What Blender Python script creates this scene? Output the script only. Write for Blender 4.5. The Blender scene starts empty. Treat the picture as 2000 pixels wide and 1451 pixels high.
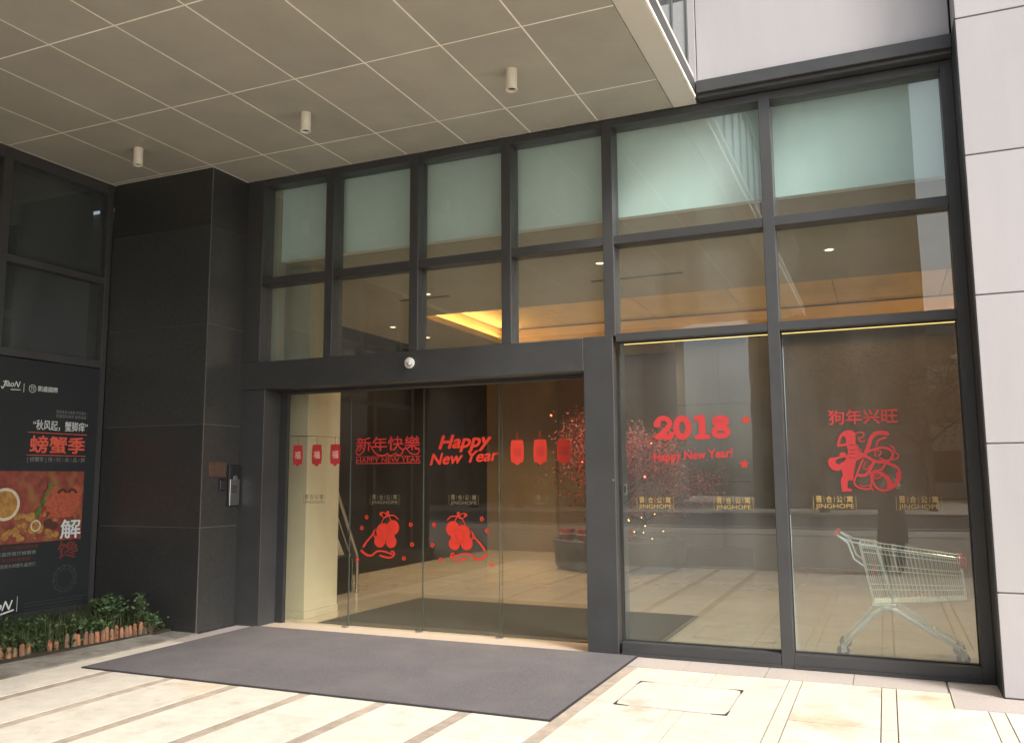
import bpy, bmesh, math, random
from math import radians, sin, cos, pi
from mathutils import Vector, Matrix
from mathutils.geometry import tessellate_polygon
random.seed(7)
S = bpy.context.scene
C = S.collection

# ------------------------------------------------------------------ camera, light, exposure
cam = bpy.data.objects.new('camera', bpy.data.cameras.new('camera'))
C.objects.link(cam)
S.camera = cam
cam.data.sensor_width = 36.0
cam.data.lens = 1670.16 / 2000 * 36
cam.data.clip_end = 600
yaw, pitch, roll = .408652, .123189, -.00592935
fw = Vector((-sin(yaw) * cos(pitch), cos(yaw) * cos(pitch), sin(pitch)))
r0 = Vector((cos(yaw), sin(yaw), 0)); u0 = r0.cross(fw)
r1 = cos(roll) * r0 + sin(roll) * u0; u1 = -sin(roll) * r0 + cos(roll) * u0
m = Matrix((r1, u1, -fw)).transposed().to_4x4(); m.translation = (0, 0, 1.6)
cam.matrix_world = m

SUN_EL, SUN_AZ = radians(40), radians(61)        # azimuth from -Y (behind the camera) towards +X
w = bpy.data.worlds.new('World'); S.world = w; w.use_nodes = True
nt = w.node_tree
bg = nt.nodes['Background']; bg.inputs[1].default_value = .105
sky = nt.nodes.new('ShaderNodeTexSky'); sky.sky_type = 'NISHITA'; sky.sun_disc = False
sky.sun_elevation = SUN_EL; sky.sun_rotation = radians(180) - SUN_AZ
sky.dust_density = 4.0; sky.air_density = 1.0
hs = nt.nodes.new('ShaderNodeHueSaturation'); hs.inputs['Saturation'].default_value = .42
nt.links.new(sky.outputs[0], hs.inputs['Color']); nt.links.new(hs.outputs[0], bg.inputs[0])
sun = bpy.data.objects.new('sun', bpy.data.lights.new('sun', 'SUN')); C.objects.link(sun)
sun.data.energy = 1.5; sun.data.angle = radians(15); sun.data.color = (1, .95, .87)
sd = Vector((cos(SUN_EL) * sin(SUN_AZ), -cos(SUN_EL) * cos(SUN_AZ), sin(SUN_EL)))
sun.rotation_euler = sd.to_track_quat('Z', 'Y').to_euler()
vs = S.view_settings
vs.view_transform = 'Standard'; vs.look = 'None'; vs.gamma = 1; vs.exposure = 1.42
vs.use_curve_mapping = False
S.cycles.max_bounces = 12; S.cycles.transparent_max_bounces = 24; S.cycles.glossy_bounces = 4
S.cycles.use_denoising = True
S.cycles.sample_clamp_indirect = 6

# ------------------------------------------------------------------ materials
def mat(name, col, rough=.6, metal=0., var=.12, scale=6., bump=.0, bscale=80., spec=.5, emis=None, estr=0, coat=0., stretch=None, stain=None):
    m = bpy.data.materials.new(name); m.use_nodes = True
    N, L = m.node_tree.nodes, m.node_tree.links
    b = N['Principled BSDF']
    b.inputs['Roughness'].default_value = rough; b.inputs['Metallic'].default_value = metal
    b.inputs['Specular IOR Level'].default_value = spec
    if coat: b.inputs['Coat Weight'].default_value = coat; b.inputs['Coat Roughness'].default_value = .08
    tc = N.new('ShaderNodeNewGeometry'); mp = N.new('ShaderNodeMapping')
    L.new(tc.outputs['Position'], mp.inputs[0])
    if stretch: mp.inputs['Scale'].default_value = stretch
    no = N.new('ShaderNodeTexNoise'); no.inputs['Scale'].default_value = scale; no.inputs['Detail'].default_value = 6; no.inputs['Roughness'].default_value = .65
    L.new(mp.outputs[0], no.inputs['Vector'])
    cr = N.new('ShaderNodeMapRange'); cr.inputs[1].default_value = .3; cr.inputs[2].default_value = .7
    cr.inputs[3].default_value = 1 - var; cr.inputs[4].default_value = 1 + var
    L.new(no.outputs['Fac'], cr.inputs[0])
    mx = N.new('ShaderNodeVectorMath'); mx.operation = 'SCALE'; mx.inputs[0].default_value = col[:3]
    L.new(cr.outputs[0], mx.inputs['Scale'])
    out = mx.outputs[0]
    if stain:                                   # worn patches with an outline of their own: (colour, scale, lo, hi)
        n2 = N.new('ShaderNodeTexNoise'); n2.inputs['Scale'].default_value = stain[1]; n2.inputs['Detail'].default_value = 5
        L.new(tc.outputs['Position'], n2.inputs['Vector'])
        r2 = N.new('ShaderNodeMapRange'); r2.inputs[1].default_value = stain[2]; r2.inputs[2].default_value = stain[3]
        L.new(n2.outputs['Fac'], r2.inputs[0])
        mm = N.new('ShaderNodeMix'); mm.data_type = 'RGBA'; mm.inputs['B'].default_value = (*stain[0], 1)
        L.new(r2.outputs[0], mm.inputs['Factor']); L.new(out, mm.inputs['A']); out = mm.outputs['Result']
    # every object of a kind gets a slightly different tone
    oi = N.new('ShaderNodeObjectInfo'); rr = N.new('ShaderNodeMapRange'); rr.inputs[3].default_value = 1 - var * .5; rr.inputs[4].default_value = 1 + var * .5
    L.new(oi.outputs['Random'], rr.inputs[0]); m2 = N.new('ShaderNodeVectorMath'); m2.operation = 'SCALE'
    L.new(out, m2.inputs[0]); L.new(rr.outputs[0], m2.inputs['Scale'])
    L.new(m2.outputs[0], b.inputs['Base Color'])
    if bump:
        n3 = N.new('ShaderNodeTexNoise'); n3.inputs['Scale'].default_value = bscale; n3.inputs['Detail'].default_value = 4
        L.new(tc.outputs['Position'], n3.inputs['Vector'])
        bu = N.new('ShaderNodeBump'); bu.inputs['Strength'].default_value = bump; bu.inputs['Distance'].default_value = .01
        L.new(n3.outputs['Fac'], bu.inputs['Height']); L.new(bu.outputs[0], b.inputs['Normal'])
    if emis:
        b.inputs['Emission Color'].default_value = (*emis, 1); b.inputs['Emission Strength'].default_value = estr
    return m

def glass_mat(name, tint, f0=.045, haze=.0, hcol=(.5, .5, .5), dirt=.02):
    """clear sheet glass: tinted transmission, mirror reflection rising at grazing angles, a thin dust film with painted haze for glare"""
    m = bpy.data.materials.new(name); m.use_nodes = True
    N, L = m.node_tree.nodes, m.node_tree.links
    N.remove(N['Principled BSDF'])
    g = N.new('ShaderNodeNewGeometry')
    dot = N.new('ShaderNodeVectorMath'); dot.operation = 'DOT_PRODUCT'
    L.new(g.outputs['Incoming'], dot.inputs[0]); L.new(g.outputs['Normal'], dot.inputs[1])
    def ma(op, a, b=None):
        n = N.new('ShaderNodeMath'); n.operation = op
        for i, v in enumerate((a, b)):
            if v is None: continue
            if hasattr(v, 'links'): L.new(v, n.inputs[i])
            else: n.inputs[i].default_value = v
        return n.outputs[0]
    c = ma('ABSOLUTE', dot.outputs['Value'])
    f = ma('ADD', ma('MULTIPLY', ma('POWER', ma('SUBTRACT', 1, c), 5), 1 - f0), f0)
    tr = N.new('ShaderNodeBsdfTransparent'); tr.inputs[0].default_value = (*tint, 1)
    gl = N.new('ShaderNodeBsdfGlossy'); gl.inputs['Roughness'].default_value = .0
    no = N.new('ShaderNodeTexNoise'); no.inputs['Scale'].default_value = 1.3
    L.new(g.outputs['Position'], no.inputs['Vector'])
    bu = N.new('ShaderNodeBump'); bu.inputs['Strength'].default_value = .06; bu.inputs['Distance'].default_value = .01
    L.new(no.outputs['Fac'], bu.inputs['Height']); L.new(bu.outputs[0], gl.inputs['Normal'])
    m1 = N.new('ShaderNodeMixShader'); L.new(f, m1.inputs[0]); L.new(tr.outputs[0], m1.inputs[1]); L.new(gl.outputs[0], m1.inputs[2])
    df = N.new('ShaderNodeBsdfDiffuse'); df.inputs[0].default_value = (*hcol, 1)
    n2 = N.new('ShaderNodeTexNoise'); n2.inputs['Scale'].default_value = 3; n2.inputs['Detail'].default_value = 8
    mp = N.new('ShaderNodeMapping'); mp.inputs['Scale'].default_value = (1, 1, .25)
    L.new(g.outputs['Position'], mp.inputs[0]); L.new(mp.outputs[0], n2.inputs['Vector'])
    mr = N.new('ShaderNodeMapRange'); mr.inputs[1].default_value = .35; mr.inputs[2].default_value = .75
    mr.inputs[3].default_value = haze; mr.inputs[4].default_value = haze + dirt
    L.new(n2.outputs['Fac'], mr.inputs[0])
    m2 = N.new('ShaderNodeMixShader'); L.new(mr.outputs[0], m2.inputs[0]); L.new(m1.outputs[0], m2.inputs[1]); L.new(df.outputs[0], m2.inputs[2])
    L.new(m2.outputs[0], N['Material Output'].inputs['Surface'])
    return m

def emit(name, col, s):
    m = bpy.data.materials.new(name); m.use_nodes = True
    N, L = m.node_tree.nodes, m.node_tree.links
    N.remove(N['Principled BSDF']); e = N.new('ShaderNodeEmission')
    e.inputs[0].default_value = (*col, 1); e.inputs[1].default_value = s
    L.new(e.outputs[0], N['Material Output'].inputs['Surface']); return m

M = {}
M['frame'] = mat('powder_coated_frame', (.045, .046, .048), .42, .0, .14, 3, .05, 400)
M['frame_dark'] = mat('frame_shadow_gap', (.03, .03, .033), .6)
M['gasket'] = mat('rubber_gasket', (.02, .02, .022), .7)
M['steel'] = mat('brushed_steel', (.55, .56, .57), .28, 1., .06, 30)
M['chrome'] = mat('zinc_plated_wire', (.80, .84, .81), .35, .15, .05, 30)
M['chrome2'] = mat('zinc_plated_tube', (.86, .88, .86), .22, .45, .05, 30)
M['granite'] = mat('honed_black_granite', (.035, .036, .036), .36, 0, .30, 26, .02, 200, spec=.7)
M['trim_grey'] = mat('grey_corner_trim', (.13, .128, .12), .6)
M['granite_dark'] = mat('open_joint', (.2, .2, .2), .9)
M['tile'] = mat('canopy_panel_paint', (.40, .38, .315), .5, 0, .09, 1.6)
M['joint_pale'] = mat('pale_sealant', (.88, .84, .74), .8)
M['beam'] = mat('canopy_edge_paint', (.60, .57, .50), .45, 0, .04, 1.5)
M['alu'] = mat('aluminium_cladding', (.37, .355, .365), .42, .05, .07, 1.6, stretch=(1, 1, .15))
M['alu_joint'] = mat('cladding_joint', (.30, .285, .28), .8)
M['lamp_paint'] = mat('lamp_housing_paint', (.82, .78, .66), .4)
M['paver'] = mat('honey_limestone', (.63, .58, .50), .75, 0, .12, 5, .15, 120, stain=((.60, .44, .28), 1.1, .56, .74))
def grime(m, col, scale, lo, hi, amt):
    N, L = m.node_tree.nodes, m.node_tree.links; b = N['Principled BSDF']; src = b.inputs['Base Color'].links[0].from_socket
    g = N.new('ShaderNodeNewGeometry'); n = N.new('ShaderNodeTexNoise'); n.inputs['Scale'].default_value = scale; n.inputs['Detail'].default_value = 9; n.inputs['Roughness'].default_value = .75
    L.new(g.outputs['Position'], n.inputs['Vector']); r_ = N.new('ShaderNodeMapRange'); r_.inputs[1].default_value = lo; r_.inputs[2].default_value = hi; r_.inputs[4].default_value = amt
    L.new(n.outputs['Fac'], r_.inputs[0]); mx = N.new('ShaderNodeMix'); mx.data_type = 'RGBA'; mx.inputs['B'].default_value = (*col, 1)
    L.new(r_.outputs[0], mx.inputs['Factor']); L.new(src, mx.inputs['A']); L.new(mx.outputs['Result'], b.inputs['Base Color'])
grime(M['paver'], (.30, .25, .19), 2.2, .54, .68, .45)
grime(M['granite'], (.07, .068, .062), 1.6, .56, .75, .40)
grime(M['alu'], (.26, .24, .23), 1.1, .58, .78, .22)
grime(M['frame'], (.10, .095, .09), 4, .58, .78, .25)
M['band'] = mat('brown_stone_band', (.40, .33, .265), .75, 0, .22, 8, .15, 150)
M['band_pale'] = mat('pale_stone_band', (.62, .56, .46), .75, 0, .08, 8, .15, 150)
M['border'] = mat('flamed_granite_border', (.42, .37, .345), .8, 0, .10, 40, .2, 200)
M['kerb'] = mat('grey_kerb_stone', (.24, .225, .20), .85, 0, .25, 9, .3, 90, stain=((.12, .10, .075), 2.5, .5, .7))
M['bed'] = mat('paving_mortar', (.32, .27, .22), .95, 0, .2, 20)
M['threshold'] = mat('cream_threshold_stone', (.50, .42, .34), .6, 0, .08, 10)
M['mat'] = mat('ribbed_entrance_carpet', (.160, .149, .157), .95, 0, .30, 110, .5, 420, spec=.1, stain=((.19, .178, .178), 1.6, .45, .75))
M['matin'] = mat('lobby_carpet', (.085, .083, .072), .95, 0, .10, 260, .4, 420, spec=.1)
M['matedge'] = mat('rubber_mat_edge', (.03, .028, .03), .7)
grime(M['mat'], (.26, .245, .235), 1.9, .55, .75, .30)
M['soil'] = mat('dark_soil', (.05, .038, .026), .95, 0, .3, 20, .6, 40)
M['terracotta'] = mat('terracotta', (.30, .125, .065), .8, 0, .4, 14, .2, 60, stain=((.15, .11, .07), 9, .42, .62))
M['leafA'] = mat('leaf_green', (.035, .07, .022), .5, 0, .35, 14)
M['leafB'] = mat('leaf_light_green', (.075, .13, .05), .5, 0, .3, 14)
M['grass'] = mat('grass_green', (.050, .068, .022), .6, 0, .4, 10)
M['stem'] = mat('stem_bark', (.09, .065, .04), .9)
M['white'] = mat('white_paint', (.75, .75, .73), .4)
M['bulk'] = mat('white_bulkhead', (.84, .90, .90), .8, 0, .03, .7)
M['lob_ceil'] = mat('lobby_ceiling', (.42, .37, .30), .8, 0, .05, 1)
M['tray'] = mat('warm_tray_ceiling', (.75, .55, .30), .8, 0, .10, 1.2)
M['cream'] = mat('cream_marble', (.66, .60, .46), .35, 0, .08, 1.6)
M['dark_wall'] = mat('dark_veneer', (.006, .0055, .005), .35, 0, .2, 1.5, stretch=(1, 1, 8))
M['brown_wall'] = mat('brown_wallstone', (.20, .145, .08), .5, 0, .10, 1.3)
M['brown_wall2'] = mat('umber_wallcloth', (.13, .09, .06), .6, 0, .10, 1.3)
M['grey_wall'] = mat('grey_stone_panel', (.10, .095, .085), .45, 0, .06, 1.5)
M['lob_floor'] = mat('polished_beige_tile', (.52, .465, .38), .12, 0, .07, 2.0, coat=.3)
M['lob_joint'] = mat('beige_tile_joint', (.25, .19, .12), .7)
M['black'] = mat('black_plastic', (.012, .012, .013), .35)
M['dark_glass'] = mat('dark_glass_cap', (.02, .02, .022), .08, 0, .02)
M['red_plastic'] = mat('red_plastic', (.62, .035, .02), .4)
M['sticker_red'] = mat('red_vinyl', (.42, .022, .020), .6, 0, .05, 20)
M['sticker_rose'] = mat('rose_red_vinyl', (.42, .030, .032), .6, 0, .05, 20)
M['sticker_orange'] = mat('vermilion_vinyl', (.50, .028, .012), .6, 0, .05, 20)
M['sticker_gold'] = mat('gold_vinyl', (.40, .28, .10), .5, .0, .05, 20)
M['sticker_dull'] = mat('gold_vinyl_seen_from_behind', (.13, .11, .065), .6)
M['sticker_pale'] = mat('pale_lettering', (.80, .50, .42), .6)
M['sticker_darkred'] = mat('deep_red_lettering', (.40, .03, .02), .6)
M['poster'] = mat('poster_black', (.018, .023, .025), .4, 0, .08, 2)
M['ink_white'] = mat('ink_white', (.62, .66, .66), .6)
M['ink_grey'] = mat('ink_grey', (.20, .21, .21), .6)
M['ink_dim'] = mat('ink_dim', (.06, .065, .065), .6)
M['ink_red'] = mat('ink_red', (.62, .10, .06), .6)
M['ink_dred'] = mat('ink_dark_red', (.14, .03, .025), .6)
M['ink_pic'] = mat('food_picture_print', (.24, .055, .04), .6, 0, .4, 12, stain=((.30, .13, .05), 5, .5, .64))
M['ink_pic2'] = mat('golden_print', (.36, .19, .05), .6, 0, .45, 20)
M['ink_crab'] = mat('crab_print', (.38, .085, .045), .6, 0, .35, 30)
M['ink_crab2'] = mat('crab_print_dark', (.07, .03, .02), .6)
M['ink_dish'] = mat('dish_print', (.55, .50, .38), .6, 0, .2, 30)
M['ink_leaf'] = mat('leaf_print', (.08, .16, .04), .6, 0, .4, 40)
M['brass'] = mat('dull_brass_plate', (.10, .06, .045), .5, .3, .2, 12)
M['trunk'] = mat('dark_bark', (.06, .04, .03), .9, 0, .3, 12, .5, 30)
M['petal'] = mat('dusty_pink_petal', (.42, .075, .105), .7, 0, .5, 9)
M['petal2'] = mat('wine_petal', (.26, .05, .06), .7, 0, .5, 9)
M['pot'] = mat('dark_planter', (.035, .035, .03), .5, 0, .3, 6)
M['red_pot'] = mat('red_gift_wrap', (.32, .03, .02), .5)
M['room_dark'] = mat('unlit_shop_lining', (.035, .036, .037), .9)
M['blind'] = mat('grey_roller_blind', (.075, .085, .088), .9, 0, .1, 3)
M['asphalt'] = mat('asphalt', (.055, .055, .058), .9, 0, .2, 20, .3, 90)
M['ground'] = mat('far_paving', (.40, .35, .29), .85, 0, .15, 2)
M['facA'] = mat('opposite_render_grey', (.30, .31, .32), .8, 0, .1, .5)
M['facB'] = mat('opposite_render_brown', (.14, .12, .10), .8, 0, .1, .5)
M['winfar'] = mat('far_window_glass', (.05, .06, .07), .1)
M['crown'] = mat('street_tree_leaf', (.045, .07, .03), .7, 0, .4, 5)
M['coat'] = mat('black_wool_coat', (.014, .014, .016), .9, 0, .2, 60)
M['skin'] = mat('skin', (.48, .30, .21), .5, 0, .06, 20)
M['hair'] = mat('black_hair', (.012, .010, .009), .5)
M['jeans'] = mat('dark_trousers', (.02, .022, .03), .9)
M['shoe'] = mat('black_shoe_leather', (.015, .014, .014), .35)
M['glass'] = glass_mat('clear_float_glass', (.89, .96, .945), .100, .032, (.60, .58, .55), .04)  # even haze painted into the panes to imitate milky glare
M['glass_door'] = glass_mat('door_float_glass', (.95, .96, .92), .055, .005, (.5, .48, .45), .012)
M['glass_shop'] = glass_mat('grey_shop_glass', (.60, .65, .65), .05, .05, (.42, .45, .45), .05)
M['glass_bal'] = glass_mat('balustrade_glass', (.88, .93, .91), .05, .02, (.6, .62, .62), .03)
M['glass_edge'] = mat('green_glass_edge', (.06, .075, .065), .2)
M['led'] = emit('led_strip_glow', (1, .66, .20), 1.0)
M['cove'] = emit('cove_tube_glow', (1, .58, .20), 18.0)
M['down'] = emit('downlight_glow', (1, .72, .38), 2.5)
M['fairy'] = emit('fairy_light_glow', (1, .42, .12), 4.0)
M['fairy_red'] = emit('red_bulb_glow', (1, .10, .04), 4.0)

# ------------------------------------------------------------------ building helpers
def origin(p):
    o = Vector((0, 0, 0))
    while p is not None: o += p.location; p = p.parent
    return o

def link(name, me, parent=None, loc=None):
    o = bpy.data.objects.new(name, me); C.objects.link(o)
    if parent is not None: o.parent = parent
    if loc is not None: o.location = loc
    return o

def thing(name, loc, label, cat, group=None):
    o = bpy.data.objects.new(name, None); C.objects.link(o); o.location = loc
    o.empty_display_size = .1
    return tag(o, label, cat, group)

def tag(o, label=None, cat=None, group=None, kind=None):
    if label: o['label'] = label
    if cat: o['category'] = cat
    if group: o['group'] = group
    if kind: o['kind'] = kind
    return o

class B:
    """collects faces, then links them as ONE mesh; coordinates are world coordinates, stored about the object's own centre"""
    def __init__(s): s.v = []; s.f = []; s.mi = []; s.sm = []; s.cur = 0; s.smooth = False
    def add(s, vs, fs):
        n = len(s.v); s.v += [Vector(p) for p in vs]
        for f in fs: s.f.append([i + n for i in f]); s.mi.append(s.cur); s.sm.append(s.smooth)
        return s
    def box(s, x0, x1, y0, y1, z0, z1, b=0.):
        if b <= 0:
            return s.add([(x, y, z) for z in (z0, z1) for y in (y0, y1) for x in (x0, x1)],
                         [(0, 2, 3, 1), (4, 5, 7, 6), (0, 1, 5, 4), (2, 6, 7, 3), (0, 4, 6, 2), (1, 3, 7, 5)])
        bm = bmesh.new()
        bmesh.ops.create_cube(bm, size=1)
        for v in bm.verts: v.co = ((x0 + x1) / 2 + v.co.x * (x1 - x0), (y0 + y1) / 2 + v.co.y * (y1 - y0), (z0 + z1) / 2 + v.co.z * (z1 - z0))
        bmesh.ops.bevel(bm, geom=bm.edges[:], offset=b, segments=1, affect='EDGES')
        bm.verts.index_update()
        s.add([v.co.copy() for v in bm.verts], [[v.index for v in f.verts] for f in bm.faces]); bm.free()
        return s
    def tube(s, pts, r, n=8, closed=False, cap=True):
        pts = [Vector(p) for p in pts]; rr = r if isinstance(r, (list, tuple)) else [r] * len(pts)
        rings = []; prev = None
        for i, p in enumerate(pts):
            a = pts[i - 1] if i > 0 else (pts[-1] if closed else p); b = pts[i + 1] if i < len(pts) - 1 else (pts[0] if closed else p)
            t = (b - a).normalized()
            if prev is None:
                u = t.orthogonal().normalized()
            else:
                u = (prev - t * prev.dot(t)).normalized()
            prev = u; v = t.cross(u)
            rings.append([p + rr[i] * (cos(2 * pi * k / n) * u + sin(2 * pi * k / n) * v) for k in range(n)])
        vs = [q for R in rings for q in R]; fs = []
        m = len(rings)
        for i in range(m if closed else m - 1):
            j = (i + 1) % m
            for k in range(n): fs.append((i * n + k, i * n + (k + 1) % n, j * n + (k + 1) % n, j * n + k))
        if cap and not closed: fs.append(list(range(n))[::-1]); fs.append([(m - 1) * n + k for k in range(n)])
        sm = s.smooth; s.smooth = n > 5; s.add(vs, fs); s.smooth = sm
        return s
    def lathe(s, prof, c, n=20, axis='Z'):
        """prof: (radius, height) pairs"""
        c = Vector(c); vs = []
        for (r, h) in prof:
            for k in range(n):
                a = 2 * pi * k / n
                d = Vector((r * cos(a), r * sin(a), h)) if axis == 'Z' else (Vector((r * cos(a), h, r * sin(a))) if axis == 'Y' else Vector((h, r * cos(a), r * sin(a))))
                vs.append(c + d)
        fs = []
        for i in range(len(prof) - 1):
            for k in range(n): fs.append((i * n + k, i * n + (k + 1) % n, (i + 1) * n + (k + 1) % n, (i + 1) * n + k))
        if prof[0][0] > 1e-4: fs.append(list(range(n))[::-1])
        if prof[-1][0] > 1e-4: fs.append([(len(prof) - 1) * n + k for k in range(n)])
        sm = s.smooth; s.smooth = True; s.add(vs, fs); s.smooth = sm
        return s
    def build(s, name, mats, parent=None, own=True):
        me = bpy.data.meshes.new(name)
        lo = Vector((min(v.x for v in s.v), min(v.y for v in s.v), min(v.z for v in s.v)))
        hi = Vector((max(v.x for v in s.v), max(v.y for v in s.v), max(v.z for v in s.v)))
        c = (lo + hi) / 2 if own else origin(parent)
        if own and parent is None: c.z = lo.z
        me.from_pydata([v - c for v in s.v], [], s.f)
        for mm in (mats if isinstance(mats, (list, tuple)) else [mats]): me.materials.append(mm)
        me.polygons.foreach_set('material_index', s.mi)
        me.polygons.foreach_set('use_smooth', s.sm)
        me.update()
        bm = bmesh.new(); bm.from_mesh(me); bmesh.ops.recalc_face_normals(bm, faces=bm.faces); bm.to_mesh(me); bm.free()
        if any(s.sm): me.set_sharp_from_angle(angle=radians(40))
        return link(name, me, parent, c - origin(parent))

def box(name, x0, x1, y0, y1, z0, z1, mt, parent=None, b=0.):
    return B().box(x0, x1, y0, y1, z0, z1, b).build(name, mt, parent)

def copy_of(o, name, parent, loc_world):
    c = o.copy(); c.name = name; C.objects.link(c); c.parent = parent; c.location = Vector(loc_world) - origin(parent)
    return c

# ---- flat print helpers: a plane frame (O, U, V, Nrm); flat pieces get 0.6 mm of thickness off their sheet
class Plane:
    def __init__(s, O, U, V): s.O = Vector(O); s.U = Vector(U); s.V = Vector(V); s.N = s.U.cross(s.V)
    def p(s, u, v, d=0.): return s.O + s.U * u + s.V * v + s.N * d

SMALL = ('small_print', 'line_print', 'picture_print', 'leaf_print', 'logo_print', 'name_decal', 'slogan_print', 'title_print', 'greeting_decal', 'new_year_decal', 'dog_year_decal', 'flower_decal', 'dish_print', 'year_decal')
class Flat:
    def __init__(s, plane, d0=.003): s.pl = plane; s.b = B(); s.d = d0
    def poly(s, pts, holes=(), step=True):
        loops = [[Vector((x, y, 0)) for x, y in L] for L in [pts, *holes]]
        tris = tessellate_polygon(loops); allp = [q for L in loops for q in L]
        if step: s.d += .00012
        # thin slab: front face plus rim
        s.b.add([s.pl.p(q.x, q.y, s.d) for q in allp], [tuple(t) for t in tris])
        return s
    def ribbon(s, pts, wd, n=6):
        """stroke with round ends and joins"""
        P = [Vector(p) for p in pts]
        # Catmull-Rom smoothing
        Q = []
        for i in range(len(P) - 1):
            a, b, c, d = P[max(i - 1, 0)], P[i], P[i + 1], P[min(i + 2, len(P) - 1)]
            k = 6 if len(P) > 2 else 1
            for t in [j / k for j in range(k)]:
                Q.append(.5 * ((2 * b) + (c - a) * t + (2 * a - 5 * b + 4 * c - d) * t * t + (3 * b - a - 3 * c + d) * t ** 3))
        Q.append(P[-1])
        L, R = [], []
        W = wd if isinstance(wd, (list, tuple)) else (wd, wd)
        for i, q in enumerate(Q):
            t = (Q[min(i + 1, len(Q) - 1)] - Q[max(i - 1, 0)])
            t = t.normalized() if t.length > 1e-9 else Vector((1, 0))
            nn = Vector((-t.y, t.x)); f = i / max(len(Q) - 1, 1); h = (W[0] * (1 - f) + W[1] * f) / 2
            L.append(q + nn * h); R.append(q - nn * h)
        s.d += .00012
        vs = []; fs = []
        for i in range(len(Q)): vs += [s.pl.p(L[i].x, L[i].y, s.d), s.pl.p(R[i].x, R[i].y, s.d)]
        for i in range(len(Q) - 1): fs.append((2 * i, 2 * i + 1, 2 * i + 3, 2 * i + 2))
        s.b.add(vs, fs)
        for e, h in ((Q[0], W[0] / 2), (Q[-1], W[1] / 2)): s.disc(e.x, e.y, h, 10)
        return s
    def disc(s, x, y, r, n=20, hole=0.):
        s.d += .00012
        if hole > 0:
            vs = []
            for k in range(n): a = 2 * pi * k / n; vs += [s.pl.p(x + r * cos(a), y + r * sin(a), s.d), s.pl.p(x + hole * cos(a), y + hole * sin(a), s.d)]
            s.b.add(vs, [(2 * k, (2 * k + 2) % (2 * n), (2 * k + 3) % (2 * n), 2 * k + 1) for k in range(n)])
        else:
            s.b.add([s.pl.p(x + r * cos(2 * pi * k / n), y + r * sin(2 * pi * k / n), s.d) for k in range(n)], [list(range(n))])
        return s
    def rect(s, x0, x1, y0, y1): return s.poly([(x0, y0), (x1, y0), (x1, y1), (x0, y1)])
    def text(s, string, x0, x1, y0, y1, bold=0., shear=0., rot=0., stretch=True):
        vs, fs = glyphs(string, 0, shear)
        xs = [a for a, b in vs]; ys = [b for a, b in vs]
        ax, bx, ay, by = min(xs), max(xs), min(ys), max(ys)
        e = bold * .55 * (by - ay)
        sx = (x1 - x0) / (bx - ax + 2 * e); sy = (y1 - y0) / (by - ay + 2 * e)
        cx, cy = (x0 + x1) / 2, (y0 + y1) / 2
        for (ex, ey) in (((0, 0),) if e == 0 else ((-e, 0), (e, 0), (0, e), (0, -e), (-.7 * e, .7 * e), (.7 * e, .7 * e), (.7 * e, -.7 * e), (-.7 * e, -.7 * e))):
            s.d += .00006; out = []
            for a, b in vs:
                u = (a + ex - (ax + bx) / 2) * sx; v = (b + ey - (ay + by) / 2) * sy
                out.append(s.pl.p(cx + u * cos(rot) - v * sin(rot), cy + u * sin(rot) + v * cos(rot), s.d))
            s.b.add(out, fs)
        return s
    def build(s, name, mt, parent):
        o = s.b.build(name, mt, parent)
        if name in SMALL: o['kind'] = 'stuff'
        return o

_g = {}
def glyphs(string, bold, shear):
    k = (string, bold, shear)
    if k in _g: return _g[k]
    cu = bpy.data.curves.new('lettering', 'FONT'); cu.body = string; cu.offset = bold; cu.shear = shear; cu.resolution_u = 3
    o = bpy.data.objects.new('lettering', cu); C.objects.link(o)
    dg = bpy.context.evaluated_depsgraph_get()
    me = o.evaluated_get(dg).to_mesh()
    _g[k] = ([(v.co.x, v.co.y) for v in me.vertices], [list(p.vertices) for p in me.polygons])
    o.evaluated_get(dg).to_mesh_clear(); C.objects.unlink(o); bpy.data.objects.remove(o); bpy.data.curves.remove(cu)
    return _g[k]
for args in []: pass

# ================================================================== GROUND
g = B().box(-60, 60, -60, 40, -.30, -.10).build('ground', M['ground']); tag(g, kind='structure')
pav = B().box(-14, 8, -9, 7.72, -.09, -.016).build('pavement', M['bed']); tag(pav, kind='structure')
bx = [.605 - .67 * k for k in range(-8, 11)]                 # centres of the narrow bands
p0 = None
BW = .10
LIM = -6.66
rows = [7.30, 6.13, 4.96, 3.79, 2.62, 1.45, .28]
for i, xc in enumerate(bx):
    for j in range(len(rows) - 1):
        y1, y0 = rows[j] - .004, rows[j + 1] + .004
        if xc + BW / 2 < LIM: continue
        o = box('stone_band', xc - BW / 2 + .004, xc + BW / 2 - .004, y0, 6.85 if xc > .35 and j == 0 else y1, -.012, 0, M['band_pale'] if xc > -1.6 else M['band'], pav)
        xl = xc - .67 + BW / 2 + .004; xr = xc - BW / 2 - .004
        if xr < LIM: continue
        xl = max(xl, LIM)
        if xl > .35 and j == 0: y1 = 6.85
        if j == 0 and xl < .35 < xr:
            B().add([(xl, y0, -.013), (xr, y0, -.013), (xr, 6.85, -.013), (.345, 6.85, -.013), (.345, y1, -.013), (xl, y1, -.013),
                     (xl, y0, .001), (xr, y0, .001), (xr, 6.85, .001), (.345, 6.85, .001), (.345, y1, .001), (xl, y1, .001)],
                    [(0, 1, 2, 3, 4, 5), (6, 7, 8, 9, 10, 11), (0, 1, 7, 6), (1, 2, 8, 7), (2, 3, 9, 8), (3, 4, 10, 9), (4, 5, 11, 10), (5, 0, 6, 11)]).build('paver', M['paver'], pav)
            continue
        box('paver', xl, xr, y0, y1, -.013, .001 + random.uniform(-.0008, .0008), M['paver'], pav)
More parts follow.
